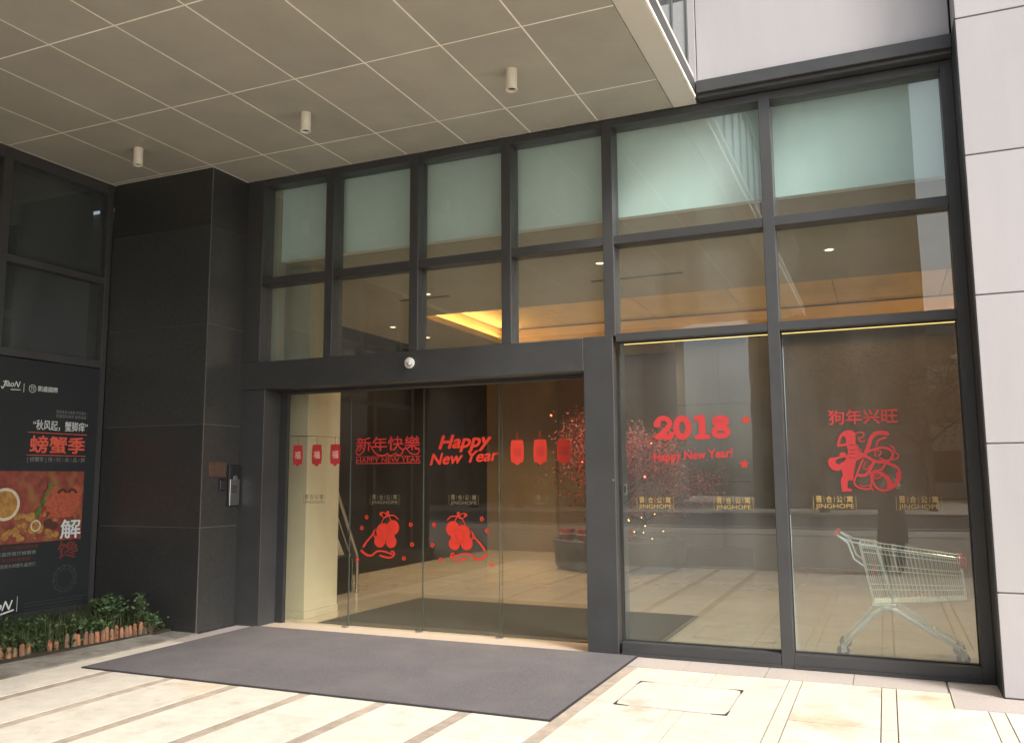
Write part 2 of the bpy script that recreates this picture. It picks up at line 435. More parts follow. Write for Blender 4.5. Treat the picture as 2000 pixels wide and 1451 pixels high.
# granite border tiles along the glass and the clad wall
x = -2.30
for k in range(4):
    x1 = min(x + .66, .35)
    box('border_tile', x + .003, x1 - .003, 7.305, 7.697, -.012, .002, M['border'], pav); x = x1
    if x >= .35: break
for a, b_ in ((.35, 1.1), (1.1, 1.85), (1.85, 2.6), (2.6, 3.35)):
    box('border_tile', a + .003, b_ - .003, 6.855, 7.265, -.012, .002, M['border'], pav)
box('border_tile', .353, .692, 7.27, 7.697, -.012, .002, M['border'], pav)
# border in front of the granite pillar and beside the kerb
box('border_tile', -6.66, -6.40, 6.72, 7.115, -.012, .002, M['border'], pav)
box('border_tile', -6.66, -6.40, 7.12, 7.695, -.012, .002, M['border'], pav)
th = B().box(-6.37, -2.59, 7.60, 8.12, -.012, .006).build('door_threshold', M['threshold']); tag(th, kind='structure')
# kerb
kb = [( -6.995, 6.80), (-7.04, 6.0), (-7.10, 5.1), (-7.22, 4.0), (-7.3, 2.6), (-7.3, 1.0)]
kerb = thing('planter_kerb', (-6.85, 4, 0), 'worn grey stone kerb between the planting bed and the pavement', 'kerb')
for i in range(len(kb) - 1):
    (xa, ya), (xb, yb) = kb[i], kb[i + 1]
    B().add([(-6.67, ya - .004, -.012), (-6.67, yb + .004, -.012), (xb, yb + .004, -.012), (xa, ya - .004, -.012),
             (-6.67, ya - .004, .012), (-6.67, yb + .004, .012), (xb, yb + .004, .03), (xa, ya - .004, .03)],
            [(0, 1, 2, 3), (4, 5, 6, 7), (0, 1, 5, 4), (1, 2, 6, 5), (2, 3, 7, 6), (3, 0, 4, 7)]).build('kerb_stone', M['kerb'], kerb)
box('kerb_stone', -7.04, -6.665, 6.805, 7.115, -.012, .01, M['kerb'], kerb)
# road opposite
rd = B().box(-60, 60, -22, -12, -.10, -.06).build('road', M['asphalt']); tag(rd, kind='structure')
fk = B().box(-60, 60, -12.0, -11.75, -.10, .05).build('road_kerb', M['border']); tag(fk, kind='structure')
fp = B().box(-60, 60, -11.75, -9.0, -.10, -.0).build('far_footpath', M['ground']); tag(fp, kind='structure')
fp2 = B().box(-60, 60, -27, -22, -.10, .05).build('opposite_footpath', M['ground']); tag(fp2, kind='structure')

# inspection cover set in the paving
mh = thing('inspection_cover', (-1.47, 6.43, 0), 'stone filled inspection cover framed in dark metal corners beside the mat', 'manhole cover')
B().box(-1.85, -1.08, 6.08, 6.80, -.01, .003).build('infill_stone', M['paver'], mh)
for a in (((-1.862, -1.852, 6.07, 6.81)), ((-1.078, -1.068, 6.07, 6.81))):
    box('cover_frame', *a, -.01, .0045, M['border'], mh)
for a in ((-1.851, -1.079, 6.07, 6.08), (-1.851, -1.079, 6.80, 6.81)):
    box('cover_frame', *a, -.01, .0045, M['border'], mh)
for (cx_, cy_, sx_, sy_) in ((-1.862, 6.07, 1, 1), (-1.068, 6.07, -1, 1), (-1.862, 6.81, 1, -1), (-1.068, 6.81, -1, -1)):
    B().add([(cx_, cy_, .006), (cx_ + sx_ * .11, cy_, .006), (cx_ + sx_ * .02, cy_ + sy_ * .02, .006), (cx_, cy_ + sy_ * .13, .006),
             (cx_, cy_, .001), (cx_ + sx_ * .11, cy_, .001), (cx_ + sx_ * .02, cy_ + sy_ * .02, .001), (cx_, cy_ + sy_ * .13, .001)],
            [(0, 1, 2), (0, 2, 3), (4, 5, 6), (4, 6, 7), (0, 1, 5, 4), (1, 2, 6, 5), (2, 3, 7, 6), (3, 0, 4, 7)]).build('corner_plate', M['matedge'], mh)

# entrance mats
mt = thing('entrance_mat', (-4.27, 6.6, 0), 'large grey ribbed carpet mat on the pavement in front of the sliding doors', 'door mat')
B().box(-6.40, -2.13, 5.50, 7.69, .004, .014).build('carpet', M['mat'], mt)
for a in ((-6.415, -2.115, 5.485, 5.50), (-6.415, -2.115, 7.69, 7.697)): box('rubber_edge', *a, .003, .013, M['matedge'], mt)
for a in ((-6.415, -6.40, 5.50, 7.69), (-2.13, -2.115, 5.50, 7.69)): box('rubber_edge', *a, .003, .013, M['matedge'], mt)

# ================================================================== PLANTING BED
bed = B()
pts = [(-8.2, 1.0), (-7.32, 1.0), (-7.32, 4.0), (-7.12, 5.1), (-7.02, 6.8), (-7.02, 7.1), (-8.2, 7.1)]
bed.add([(x, y, -.08) for x, y in pts] + [(x, y, .035) for x, y in pts], [list(range(7)), list(range(7, 14))] + [(i, (i + 1) % 7, 7 + (i + 1) % 7, 7 + i) for i in range(7)])
tag(bed.build('flowerbed_soil', M['soil']), kind='structure')
ed = thing('terracotta_edging', (-7.1, 6, 0), 'row of small orange terracotta edging pieces along the planting bed', 'garden edging')
k = 0
def edge_x(y): return -7.06 - max(0, 6.85 - y) * .13
y = 6.80
while y > 2.4:
    gap = 5.95 > y > 5.62 and random.random() < .75
    hgt = random.uniform(.125, .165) if y > 5.9 else random.uniform(.09, .15)
    if not gap:
        ln = random.uniform(-.15, .15); x = edge_x(y) + random.uniform(-.01, .01); r = random.uniform(.021, .028)
        b = B(); b.smooth = True
        b.tube([(x, y, -.02), (x + ln * .02, y + ln * .1 * .3, hgt * .6), (x + ln * .03, y + ln * .05, hgt * .93), (x + ln * .03, y + ln * .05, hgt)], [r, r, r * .75, r * .3], 8)
        b.build('edging_tile', M['terracotta'], ed)
    y -= random.uniform(.050, .064)

def grass_patch():
    b = B()
    for i in range(3600):
        y = random.uniform(2.5, 7.08) if random.random() < .4 else random.uniform(5.0, 7.08)
        x = random.uniform(-8.17, edge_x(min(y, 6.85)) - .02 + (.06 if random.random() < .15 else 0))
        h = random.uniform(.05, .16) * (1.2 if x < -7.5 else .8); a = random.uniform(0, 2 * pi); ln = random.uniform(.01, .10)
        wv = Vector((cos(a + 1.57), sin(a + 1.57), 0)) * random.uniform(.002, .0045)
        p = Vector((x, y, .03)); q = p + Vector((cos(a) * ln * .4, sin(a) * ln * .4, h * .6)); t = p + Vector((cos(a) * ln, sin(a) * ln, h))
        b.cur = 0 if random.random() < .75 else 1
        b.add([p - wv, p + wv, q + wv * .8, q - wv * .8, t], [(0, 1, 2, 3), (3, 2, 4)])
    for i in range(2600):                                   # tall thin blades
        y = random.uniform(4.6, 7.05); x = random.uniform(-8.15, edge_x(min(y, 6.85)) - .12)
        h = random.uniform(.12, .30); a = random.uniform(0, 2 * pi); ln = random.uniform(.03, .14)
        wv = Vector((cos(a + 1.57), sin(a + 1.57), 0)) * .0022; p = Vector((x, y, .03)); q = p + Vector((cos(a) * ln * .3, sin(a) * ln * .3, h * .65)); t = p + Vector((cos(a) * ln, sin(a) * ln, h * .95))
        b.cur = 0; b.add([p - wv, p + wv, q + wv, q - wv, t], [(0, 1, 2, 3), (3, 2, 4)])
    for i in range(3200):                                   # low broad leaves
        y = random.uniform(5.0, 7.08) if random.random() < .7 else random.uniform(2.5, 5)
        x = random.uniform(-8.15, edge_x(min(y, 6.85)) + (.05 if y < 6.0 else .01)); z = .04 + random.random() ** 1.5 * (.17 if x < -7.3 else .09)
        leaf(b, Vector((x, y, z)), random.uniform(.014, .032), 0 if random.random() < .6 else 1)
    return b
def leaf(b, p, s, ci):
    a = random.uniform(0, 2 * pi); el = random.uniform(-.4, .9)
    d = Vector((cos(a) * cos(el), sin(a) * cos(el), sin(el))); u = d.orthogonal().normalized()
    u = (Matrix.Rotation(random.uniform(0, 3), 3, d) @ u); n = d.cross(u)
    b.cur = ci
    b.add([p, p + d * s * .9 + u * s * .5 - n * s * .1, p + d * s * 2, p + d * s * .9 - u * s * .5 - n * s * .1], [(0, 1, 2), (0, 2, 3)])
tag(grass_patch().build('ground_cover', [M['grass'], M['leafA']]), kind='stuff')

def bush(x, y, h, wd, nleaf, label, light, lsz=.022):
    t = thing('shrub', (x, y, .03), label, 'shrub', 'shrubs in the planting bed')
    st = B(); lf = B(); tips = []
    for i in range(7):
        a = random.uniform(0, 2 * pi); r = random.uniform(.2, 1) * wd; hh = h * random.uniform(.6, 1)
        p = [(x, y, .03), (x + cos(a) * r * .4, y + sin(a) * r * .4, .03 + hh * .5), (x + cos(a) * r, y + sin(a) * r, .03 + hh)]
        st.tube(p, [.006, .004, .002], 5); tips.append(p)
    st.build('stems', M['stem'], t)
    for i in range(nleaf):
        p = random.choice(tips); f = random.uniform(.25, 1.05); q = Vector(p[1]).lerp(Vector(p[2]), f) + Vector((random.gauss(0, wd * .28), random.gauss(0, wd * .28), random.gauss(0, h * .08)))
        q.y = min(q.y, 7.1); q.z = max(q.z, .05); q.x = max(q.x, -8.15)
        leaf(lf, q, lsz * random.uniform(.6, 1.3), 1 if random.random() < light else 0)
    o = lf.build('foliage', [M['leafA'], M['leafB']], t); o['kind'] = 'stuff'
    return t
bush(-7.18, 6.80, .42, .07, 150, 'tall thin leafy sapling standing nearest the pillar corner', .7)
bush(-7.55, 6.82, .34, .15, 420, 'rounded broad leaved shrub beside the pillar face with pale leaves', .65, .026)
bush(-7.80, 6.88, .30, .12, 300, 'darker shrub at the corner where pillar and poster window meet', .35)
bush(-7.02, 6.82, .20, .10, 160, 'small trailing shrub spilling over the end of the terracotta edging', .7, .020)
bush(-7.75, 6.0, .24, .20, 420, 'low dark shrub below the bottom of the crab poster', .2)
bush(-7.36, 6.35, .20, .17, 330, 'low bushy plant right behind the terracotta edging', .5)
bush(-7.6, 5.1, .22, .2, 260, 'low shrub at the left end of the planting bed', .2)
fl = B()
for (x, y, z) in ((-7.45, 6.15, .20), (-7.5, 6.3, .17), (-7.35, 6.42, .15), (-7.7, 6.45, .22), (-7.4, 6.0, .14), (-7.62, 5.7, .18)):
    for k in range(5):
        a = k * 2 * pi / 5; d = Vector((cos(a), sin(a) * .6, .5)) * .012
        n_ = Vector((-sin(a), cos(a), 0)) * .006; p = Vector((x, y, z)); fl.add([p, p + d * .6 + n_, p + d, p + d * .6 - n_], [(0, 1, 2, 3)])
o = fl.build('tiny_flowers', M['white']); tag(o, kind='stuff')

# ================================================================== PILLAR
pil = thing('granite_pillar', (-7.45, 7.5, 0), 'black granite clad pillar between the poster window and the entrance', 'pillar')
B().box(-8.17, -6.712, 7.132, 8.10, 0, 5.3).build('core', M['granite_dark'], pil)
zj = [0, 1.09, 2.19, 3.29, 4.40, 5.055]
for i in range(5):
    a, b_ = zj[i] + .004, zj[i + 1] - .004
    box('stone_panel', -8.185, -6.703, 7.12, 7.132, a, b_, M['granite'], pil)
    box('stone_panel', -6.712, -6.70, 7.1325, 7.695, a, b_, M['granite'], pil)

box('corner_trim', -6.7065, -6.6985, 7.1185, 7.1255, .002, 5.055, M['trim_grey'], pil)
# ---- things on the pillar's right face
P = Plane((-6.70, 0, 0), (0, 1, 0), (0, 0, 1))
t = thing('door_intercom', (-6.69, 7.6, 1.53), 'tall silver intercom panel with black top and round camera on the pillar side', 'intercom')
box('backplate', -6.700, -6.672, 7.505, 7.675, 1.305, 1.755, M['black'], t, .004)
box('steel_front', -6.673, -6.664, 7.520, 7.672, 1.31, 1.60, M['steel'], t, .003)
B().box(-6.673, -6.664, 7.520, 7.672, 1.604, 1.748, .003).build('screen_cover', M['dark_glass'], t)
B().lathe([(.032, 0), (.032, .012), (.022, .014), (.020, .006)], (-6.665, 7.595, 1.612), 20, 'X').build('camera_ring', M['steel'], t)
B().lathe([(.019, .0), (.012, .009), (0, .012)], (-6.662, 7.595, 1.612), 16, 'X').build('camera_lens', M['dark_glass'], t)
kp = B()
for r in range(4):
    for c in range(3): kp.box(-6.665, -6.660, 7.55 + c * .028, 7.572 + c * .028, 1.45 + r * .022, 1.467 + r * .022)
o = kp.build('keypad', M['frame'], t)
t = thing('card_reader', (-6.69, 7.4, 1.53), 'small black card reader with keys left of the intercom', 'card reader')
box('housing', -6.700, -6.675, 7.375, 7.465, 1.475, 1.605, M['black'], t, .006)
kk = B()
for r in range(3):
    for c in range(2): kk.box(-6.676, -6.672, 7.39 + c * .032, 7.41 + c * .032, 1.49 + r * .034, 1.512 + r * .034)
kk.build('keys', M['frame'], t)
t = box('wall_plaque', -6.700, -6.690, 7.215, 7.475, 1.625, 1.79, M['brass'], None, .002)
tag(t, 'dull brown metal plaque on the pillar above the card reader', 'plaque')

# ================================================================== LEFT SHOP WINDOW (x = -8.2, seen at a slant)
sw = thing('shop_window_wall', (-8.25, 4, 0), 'dark framed shop window wall left of the pillar behind the poster', 'window wall')
X0 = -8.27
B().box(-8.35, X0 + .07, 1.0, 7.118, 0, .24).build('plinth', M['granite'], sw)
for yy in (7.04, 5.78, 4.5, 3.2, 1.9):
    box('mullion', -8.33, -8.19, yy - (.0 if yy > 7 else .05), yy + (.075 if yy > 7 else .05), .24, 5.05, M['frame'], sw, .003)
for i, (ya, yb) in enumerate(((5.83, 7.04), (4.55, 5.73), (3.25, 4.45), (1.95, 3.15))):
    for (z0, z1) in ((2.87, 2.955), (3.85, 3.925), (4.93, 5.05), (.24, .30)):
        box('transom', -8.32, -8.195, ya, yb, z0, z1, M['frame'], sw, .003)
    for (z0, z1) in ((.30, 2.87), (2.955, 3.85), (3.925, 4.93)):
        box('glass_pane', -8.265, -8.253, ya, yb, z0, z1, M['glass_shop'], sw)
B().box(-9.6, -9.5, 1, 7.6, 0, 5.3).build('lining', M['room_dark'], sw)
B().box(-9.5, -8.36, 1.0, 7.6, 5.0, 5.06).build('lining', M['room_dark'], sw)
B().box(-9.5, -8.36, 1.0, 7.6, -.02, .0).build('lining', M['room_dark'], sw)
B().box(-9.5, -8.20, 7.70, 7.76, 0, 5.0).build('lining', M['room_dark'], sw)
B().box(-9.5, -8.36, .9, 1.0, 0, 5.0).build('lining', M['room_dark'], sw)
for (ya, yb) in ((5.86, 7.02), (4.56, 5.72)):
    box('roller_blind', -8.42, -8.41, ya + .08, yb, 2.9, 4.9, M['blind'], sw)

# ---- poster
PP = Plane((-8.180, 0, 0), (0, 1, 0), (0, 0, 1))
ps = thing('crab_season_poster', (-8.19, 6.2, .3), 'tall black crab season poster with red title and food picture', 'poster')
box('poster_sheet', -8.188, -8.181, 5.05, 7.035, .26, 2.855, M['poster'], ps)
F = Flat(PP, .001)
F.ribbon([(5.90, 2.60), (5.87, 2.53), (5.85, 2.55)], .008).ribbon([(5.87, 2.60), (5.93, 2.605)], .008)
F.text('JiaoN', 5.86, 6.06, 2.535, 2.615, .02, .35); F.ribbon([(5.96, 2.525), (6.06, 2.53)], .009)
F.rect(6.098, 6.104, 2.51, 2.60); F.disc(6.20, 2.555, .042, 24, .036); F.text('TS', 6.178, 6.222, 2.535, 2.575, .01)
F.text('凱盛國際', 6.262, 6.50, 2.535, 2.592, .02)
F.build('logo_print', M['ink_white'], ps)
F = Flat(PP, .001); F.text('“秋风起，蟹脚痒”', 6.235, 6.905, 2.125, 2.235, .012); F.build('slogan_print', M['ink_white'], ps)
F = Flat(PP, .001)
for z, s_ in ((2.335, '唯有美食与美景 不可辜负'), (2.29, '凯盛国际美食 邀您品尝')): F.text(s_, 6.50, 6.88, z - .018, z + .018, 0)
F.text('[ 螃蟹季 ] 限 / 时 / 来 / 品 / 鲜', 6.19, 6.89, 1.785, 1.845, 0)
F.build('small_print', M['ink_grey'], ps)
F = Flat(PP, .001); F.text('螃蟹季', 6.21, 6.885, 1.885, 2.07, .04); F.rect(6.18, 6.90, 2.095, 2.102); F.rect(6.18, 6.90, 1.86, 1.866); F.build('title_print', M['ink_red'], ps)
# picture: flat shapes of its own colours
F = Flat(PP, .0008); F.rect(5.05, 6.895, .96, 1.695); F.build('picture_print', M['ink_pic'], ps)
F = Flat(PP, .0012)
for i in range(46):
    F.disc(random.uniform(5.9, 6.6), .97 + .03 + random.random() ** 1.6 * .25, random.uniform(.012, .04), 9)
F.disc(6.37, 1.10, .055, 14); F.disc(6.28, 1.22, .05, 14)
F.build('picture_print', M['ink_pic2'], ps)
F = Flat(PP, .008); F.disc(5.97, 1.36, .165, 32, .135); F.disc(6.33, 1.13, .06, 20, .045); F.build('dish_print', M['ink_dish'], ps)
F = Flat(PP, .008); F.disc(5.97, 1.36, .133, 28); F.build('dish_print', M['ink_pic2'], ps)
F = Flat(PP, .013)
cr_ = [(6.40, 1.36), (6.43, 1.50), (6.50, 1.56), (6.56, 1.50), (6.72, 1.49), (6.79, 1.56), (6.86, 1.50), (6.86, 1.34), (6.80, 1.27), (6.74, 1.20), (6.55, 1.20), (6.47, 1.27)]
F.poly(cr_)
for (a, b_, c_) in (((6.5, 1.3), (6.42, 1.27), (6.36, 1.19)), ((6.52, 1.27), (6.46, 1.20), (6.44, 1.12)), ((6.78, 1.3), (6.85, 1.25), (6.88, 1.17)), ((6.76, 1.25), (6.80, 1.18), (6.80, 1.10)), ((6.56, 1.24), (6.52, 1.16), (6.53, 1.09))):
    F.ribbon([a, b_, c_], (.03, .012))
F.build('crab_print', M['ink_crab'], ps)
F = Flat(PP, .019); F.ribbon([(6.57, 1.47), (6.62, 1.50), (6.66, 1.475)], .03).ribbon([(6.69, 1.475), (6.74, 1.50), (6.79, 1.47)], .03); F.disc(6.47, 1.15, .05, 12).disc(6.54, 1.12, .045, 12); F.build('crab_print', M['ink_crab2'], ps)
F = Flat(PP, .021)
for i in range(26):
    f = i / 25; F.disc(6.33 + .14 * f + random.gauss(0, .018), 1.24 + .32 * f + random.gauss(0, .015), random.uniform(.010, .022), 6)
for i in range(12): F.disc(6.76 + random.gauss(0, .04), 1.14 + random.gauss(0, .02), random.uniform(.01, .02), 6)
F.build('leaf_print', M['ink_leaf'], ps)
F = Flat(PP, .026); F.text('解', 6.61, 6.865, .975, 1.18, .03); F.build('title_print', M['ink_white'], ps)
F = Flat(PP, .003); F.text('馋', 6.61, 6.865, .76, .95, .03); F.build('title_print', M['ink_dred'], ps)
F = Flat(PP, .001)
F.text('鲜活大闸蟹现捞现蒸', 5.98, 6.38, .90, .94, 0); F.text('每日限量供应', 5.98, 6.30, .78, .82, 0); F.build('small_print', M['ink_dred'], ps)
F = Flat(PP, .0015)
F.text('凯盛西餐厅螃蟹季', 5.92, 6.36, .84, .88, 0); F.text('阳澄湖大闸蟹礼盒预订', 5.92, 6.36, .72, .76, 0); F.build('small_print', M['ink_grey'], ps)
F = Flat(PP, .001)
F.disc(6.72, .55, .14, 36, .133); F.disc(6.72, .55, .105, 30, .10)
for k in range(12):
    a = k * pi / 6; F.ribbon([(6.72 + .11 * cos(a), .55 + .11 * sin(a)), (6.72 + .16 * cos(a + .15), .55 + .16 * sin(a + .15))], .006)
for k in range(5): F.rect(6.25, 7.0 - .03 * k, .47 - .035 * k - .006 - .12, .47 - .035 * k - .12)
F.build('line_print', M['ink_dim'], ps)
F = Flat(PP, .001); F.text('JiaoN', 5.80, 6.13, .25 + .03, .40, .03, .35); F.ribbon([(6.0, .272), (6.14, .30)], .016); F.rect(6.176, 6.181, .28, .43); F.build('logo_print', M['ink_white'], ps)

# ================================================================== GLASS CURTAIN WALL
cw = thing('glass_curtain_wall', (-3.0, 7.75, 0), 'dark grey framed glass curtain wall of the lobby above and right of the doors', 'curtain wall')
FY, GY, BK = 7.70, 7.80, 7.90
cols = [(-6.711, -6.47), (-5.595, -5.49), (-4.515, -4.41), (-3.445, -3.34), (-2.375, -2.27), (-.885, -.785), (.60, .692)]
for i, (a, b_) in enumerate(cols):
    z0 = 2.92 if 0 < i < 4 else 0
    if i in (0, 4): z0 = 2.92
    yk = BK
    box('mullion', a, b_, FY, yk, z0, 5.0545, M['frame'], cw, .003)
for i in range(6):
    a, b_ = cols[i][1], cols[i + 1][0]
    for nm, z0, z1 in (('transom', 2.865 if i > 3 else 2.92, 2.94), ('transom', 3.805, 3.89), ('head_rail', 4.985, 5.055)):
        if nm == 'transom' and z0 == 2.92: continue
        box(nm, a, b_, FY + .004, BK, z0, z1, M['frame'], cw, .003)
    zz = [(2.94, 3.805), (3.89, 4.985)]
    if i > 3: zz = [(.12, 2.865)] + zz
    if i > 3: box('sill_rail', a, b_, FY + .004, BK, 0.003, .12, M['frame'], cw, .003)
    if i > 3: box('sill_lip', a, b_, FY - .012, FY + .003, 0.003, .03, M['frame'], cw, .002)
    for (z0, z1) in zz:
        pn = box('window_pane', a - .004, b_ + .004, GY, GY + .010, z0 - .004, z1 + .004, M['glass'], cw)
        if z0 < 1: 
            if i == 4: pane5 = pn
            else: pane6 = pn
            gk = B().box(a, b_, GY - .006, GY - .001, .12, .13).box(a, b_, GY - .006, GY - .001, 2.855, 2.865).box(a, a + .01, GY - .006, GY - .001, .13, 2.855).box(b_ - .01, b_, GY - .006, GY - .001, .13, 2.855)
            gk.build('gasket', M['gasket'], cw)
box('end_cover', .692, .706, 7.276, FY + .2, 0.003, 5.2, M['frame_dark'], cw)
# head flashing: drip beam over the two right bays
box('head_flashing', -1.41, .69, 7.60, 7.90, 5.065, 5.10, M['frame'], cw, .003)
box('head_flashing', -1.41, .69, 7.56, 7.90, 5.10, 5.215, M['frame'], cw, .003)

# ================================================================== DOOR PORTAL
dp = thing('sliding_door_entrance', (-4.48, 7.9, 0), 'wide glass sliding door entrance in a deep grey portal frame with decals', 'entrance door')
box('jamb', -6.711, -6.372, FY - .004, 8.09, 0, 2.60, M['frame'], dp, .003)
box('jamb', -2.590, -2.297, FY - .004, 8.09, .004, 2.925, M['frame'], dp, .004)
box('lintel', -6.711, -2.591, FY - .006, 8.09, 2.603, 2.918, M['frame'], dp, .004)
box('door_track', -6.371, -2.591, 7.93, 8.07, 2.565, 2.602, M['frame_dark'], dp)
box('side_stile', -6.3715, -6.27, 7.975, 8.03, .006, 2.564, M['frame_dark'], dp)
leaves = []
DY = (7.99, 8.015, 8.015, 7.99)
xe = [-6.268, -5.43, -4.503, -3.585, -2.592]
for i in range(4):
    a, b_ = xe[i] + .003, xe[i + 1] - .003
    if i == 0: b_ += .03
    if i == 3: a -= .03
    l = box('door_leaf', a, b_, DY[i], DY[i] + .010, .025, 2.563, M['glass_door'], dp)
    leaves.append(l)
    for xx in ((a, b_)):
        B().box(xx - .0015, xx + .0015, DY[i] - .0005, DY[i] + .0105, .026, 2.562).build('polished_edge', M['glass_edge'], l)
    box('floor_guide', b_ - .07, b_ - .005, DY[i] - .02, DY[i] + .03, .007, .024, M['steel'], dp, .002)

# ---- decals on the doors (sheet planes face the street)
def dpl(i): return Plane((0, DY[i], 0), (1, 0, 0), (0, 0, 1))
def Xd(x): return x * 8.0 / 7.95
def Zd(z): return 1.6 + (z - 1.6) * 8.0 / 7.95
def lantern(pl, x, zt, zb, wd, pane, light, label):
    h = zt - zb; F = Flat(pl, .002); wr = wd / 2
    body = []
    for (cx_, cz_, a0) in ((wr - .02, zt - .02, 0), (-wr + .02, zt - .02, 90), (-wr + .02, zb + .035, 180), (wr - .02, zb + .035, 270)):
        for k in range(5): a = radians(a0 + k * 22.5); body.append((x + cx_ + .02 * cos(a), cz_ + .02 * sin(a)))
    F.poly(body)
    F.poly([(x - wr - .004, zt - .06), (x + wr + .004, zt - .06), (x + wr + .004, zb + .06), (x - wr - .004, zb + .06)])
    F.poly([(x - .03, zb + .020), (x + .03, zb + .020), (x + .024, zb + .002), (x + .010, zb - .002), (x, zb - .016), (x - .010, zb - .002), (x - .024, zb + .002)])
    F.rect(x - .003, x + .003, zt, zt + .085)
    o = F.build('lantern_decal', M['sticker_orange'] if light == 0 else M['sticker_rose'], pane); o['label'] = label
    F2 = Flat(pl, .0045); F2.text('福', x - .042, x + .042, (zt + zb) / 2 - .04, (zt + zb) / 2 + .045, .015)
    F2.build('lantern_decal', M['sticker_darkred'] if light == 0 else M['sticker_pale'], pane)
    return o
for k, x in enumerate((-6.118, -5.857, -5.610)): lantern(dpl(0), x, 1.98, 1.745, .128, leaves[0], 1, 'rose red lantern sticker with pale character')
for k, x in enumerate((-3.407, -3.157, -2.906)): lantern(dpl(3), x, 1.975, 1.735, .135, leaves[3], 0, 'bright orange red lantern sticker')
pl = dpl(1); F = Flat(pl, .002)
F.text('新年快樂', -5.35, -4.545, 1.895, 2.05, .02)
F.ribbon([(-5.33, 1.94), (-5.35, 1.88), (-5.31, 1.855), (-5.25, 1.90)], .012).ribbon([(-5.17, 1.96), (-5.10, 1.87), (-5.02, 1.845), (-4.95, 1.86)], .014)
F.ribbon([(-4.95, 1.87), (-4.92, 1.845), (-4.86, 1.86), (-4.84, 1.88)], .010).ribbon([(-4.84, 1.855), (-4.78, 1.85), (-4.74, 1.92)], .014)
F.ribbon([(-4.72, 1.93), (-4.66, 1.865), (-4.58, 1.855), (-4.55, 1.90), (-4.61, 1.91)], .012)
F.rect(-5.35, -4.535, 1.832, 1.838); F.rect(-5.35, -4.535, 1.757, 1.765)
o = F.build('new_year_decal', M['sticker_red'], leaves[1]); o['label'] = 'red Chinese new year greeting sticker with flourishes'
F = Flat(pl, .002); F.text('HAPPY NEW YEAR', -5.345, -4.54, 1.770, 1.826, 0); F.build('new_year_decal', M['sticker_darkred'], leaves[1])
pl = dpl(2); F = Flat(pl, .002)
F.text('Happy', -4.325, -3.70, 1.865, 2.055, .07, .3, radians(2)); F.text('New Year', -4.43, -3.62, 1.750, 1.875, .08, .3, radians(3))
o = F.build('greeting_decal', M['sticker_orange'], leaves[2]); o['label'] = 'slanted red Happy New Year sticker'

def jinghope(pl, x0, x1, z0, z1, pane, mt_):
    F = Flat(pl, .002); w_ = x1 - x0; h = z1 - z0; zc = z0 + h * .46
    for k, ch in enumerate('晋合公寓'):
        c = x0 + w_ * (.5 + k * .995) / 4 * 1.0
        F.text(ch, c - h * .21, c + h * .21, zc + h * .06, z1, .02)
        if k: F.rect(x0 + w_ * k / 4 - .0015, x0 + w_ * k / 4 + .0015, zc + h * .08, z1 - .004)
    F.rect(x0 - .006, x0 - .003, z0, z1); F.rect(x1 + .003, x1 + .006, z0, z1)
    F.text('JINGHOPE', x0 + .012, x1 - .012, z0, zc - h * .04, 0)
    return F.build('name_decal', mt_, pane)
for i, (a, b_) in enumerate(((-6.02, -5.74), (-5.155, -4.80), (-4.19, -3.86), (-3.22, -2.87))):
    jinghope(dpl(i), a, b_, 1.315, 1.425, leaves[i], M['sticker_dull'])

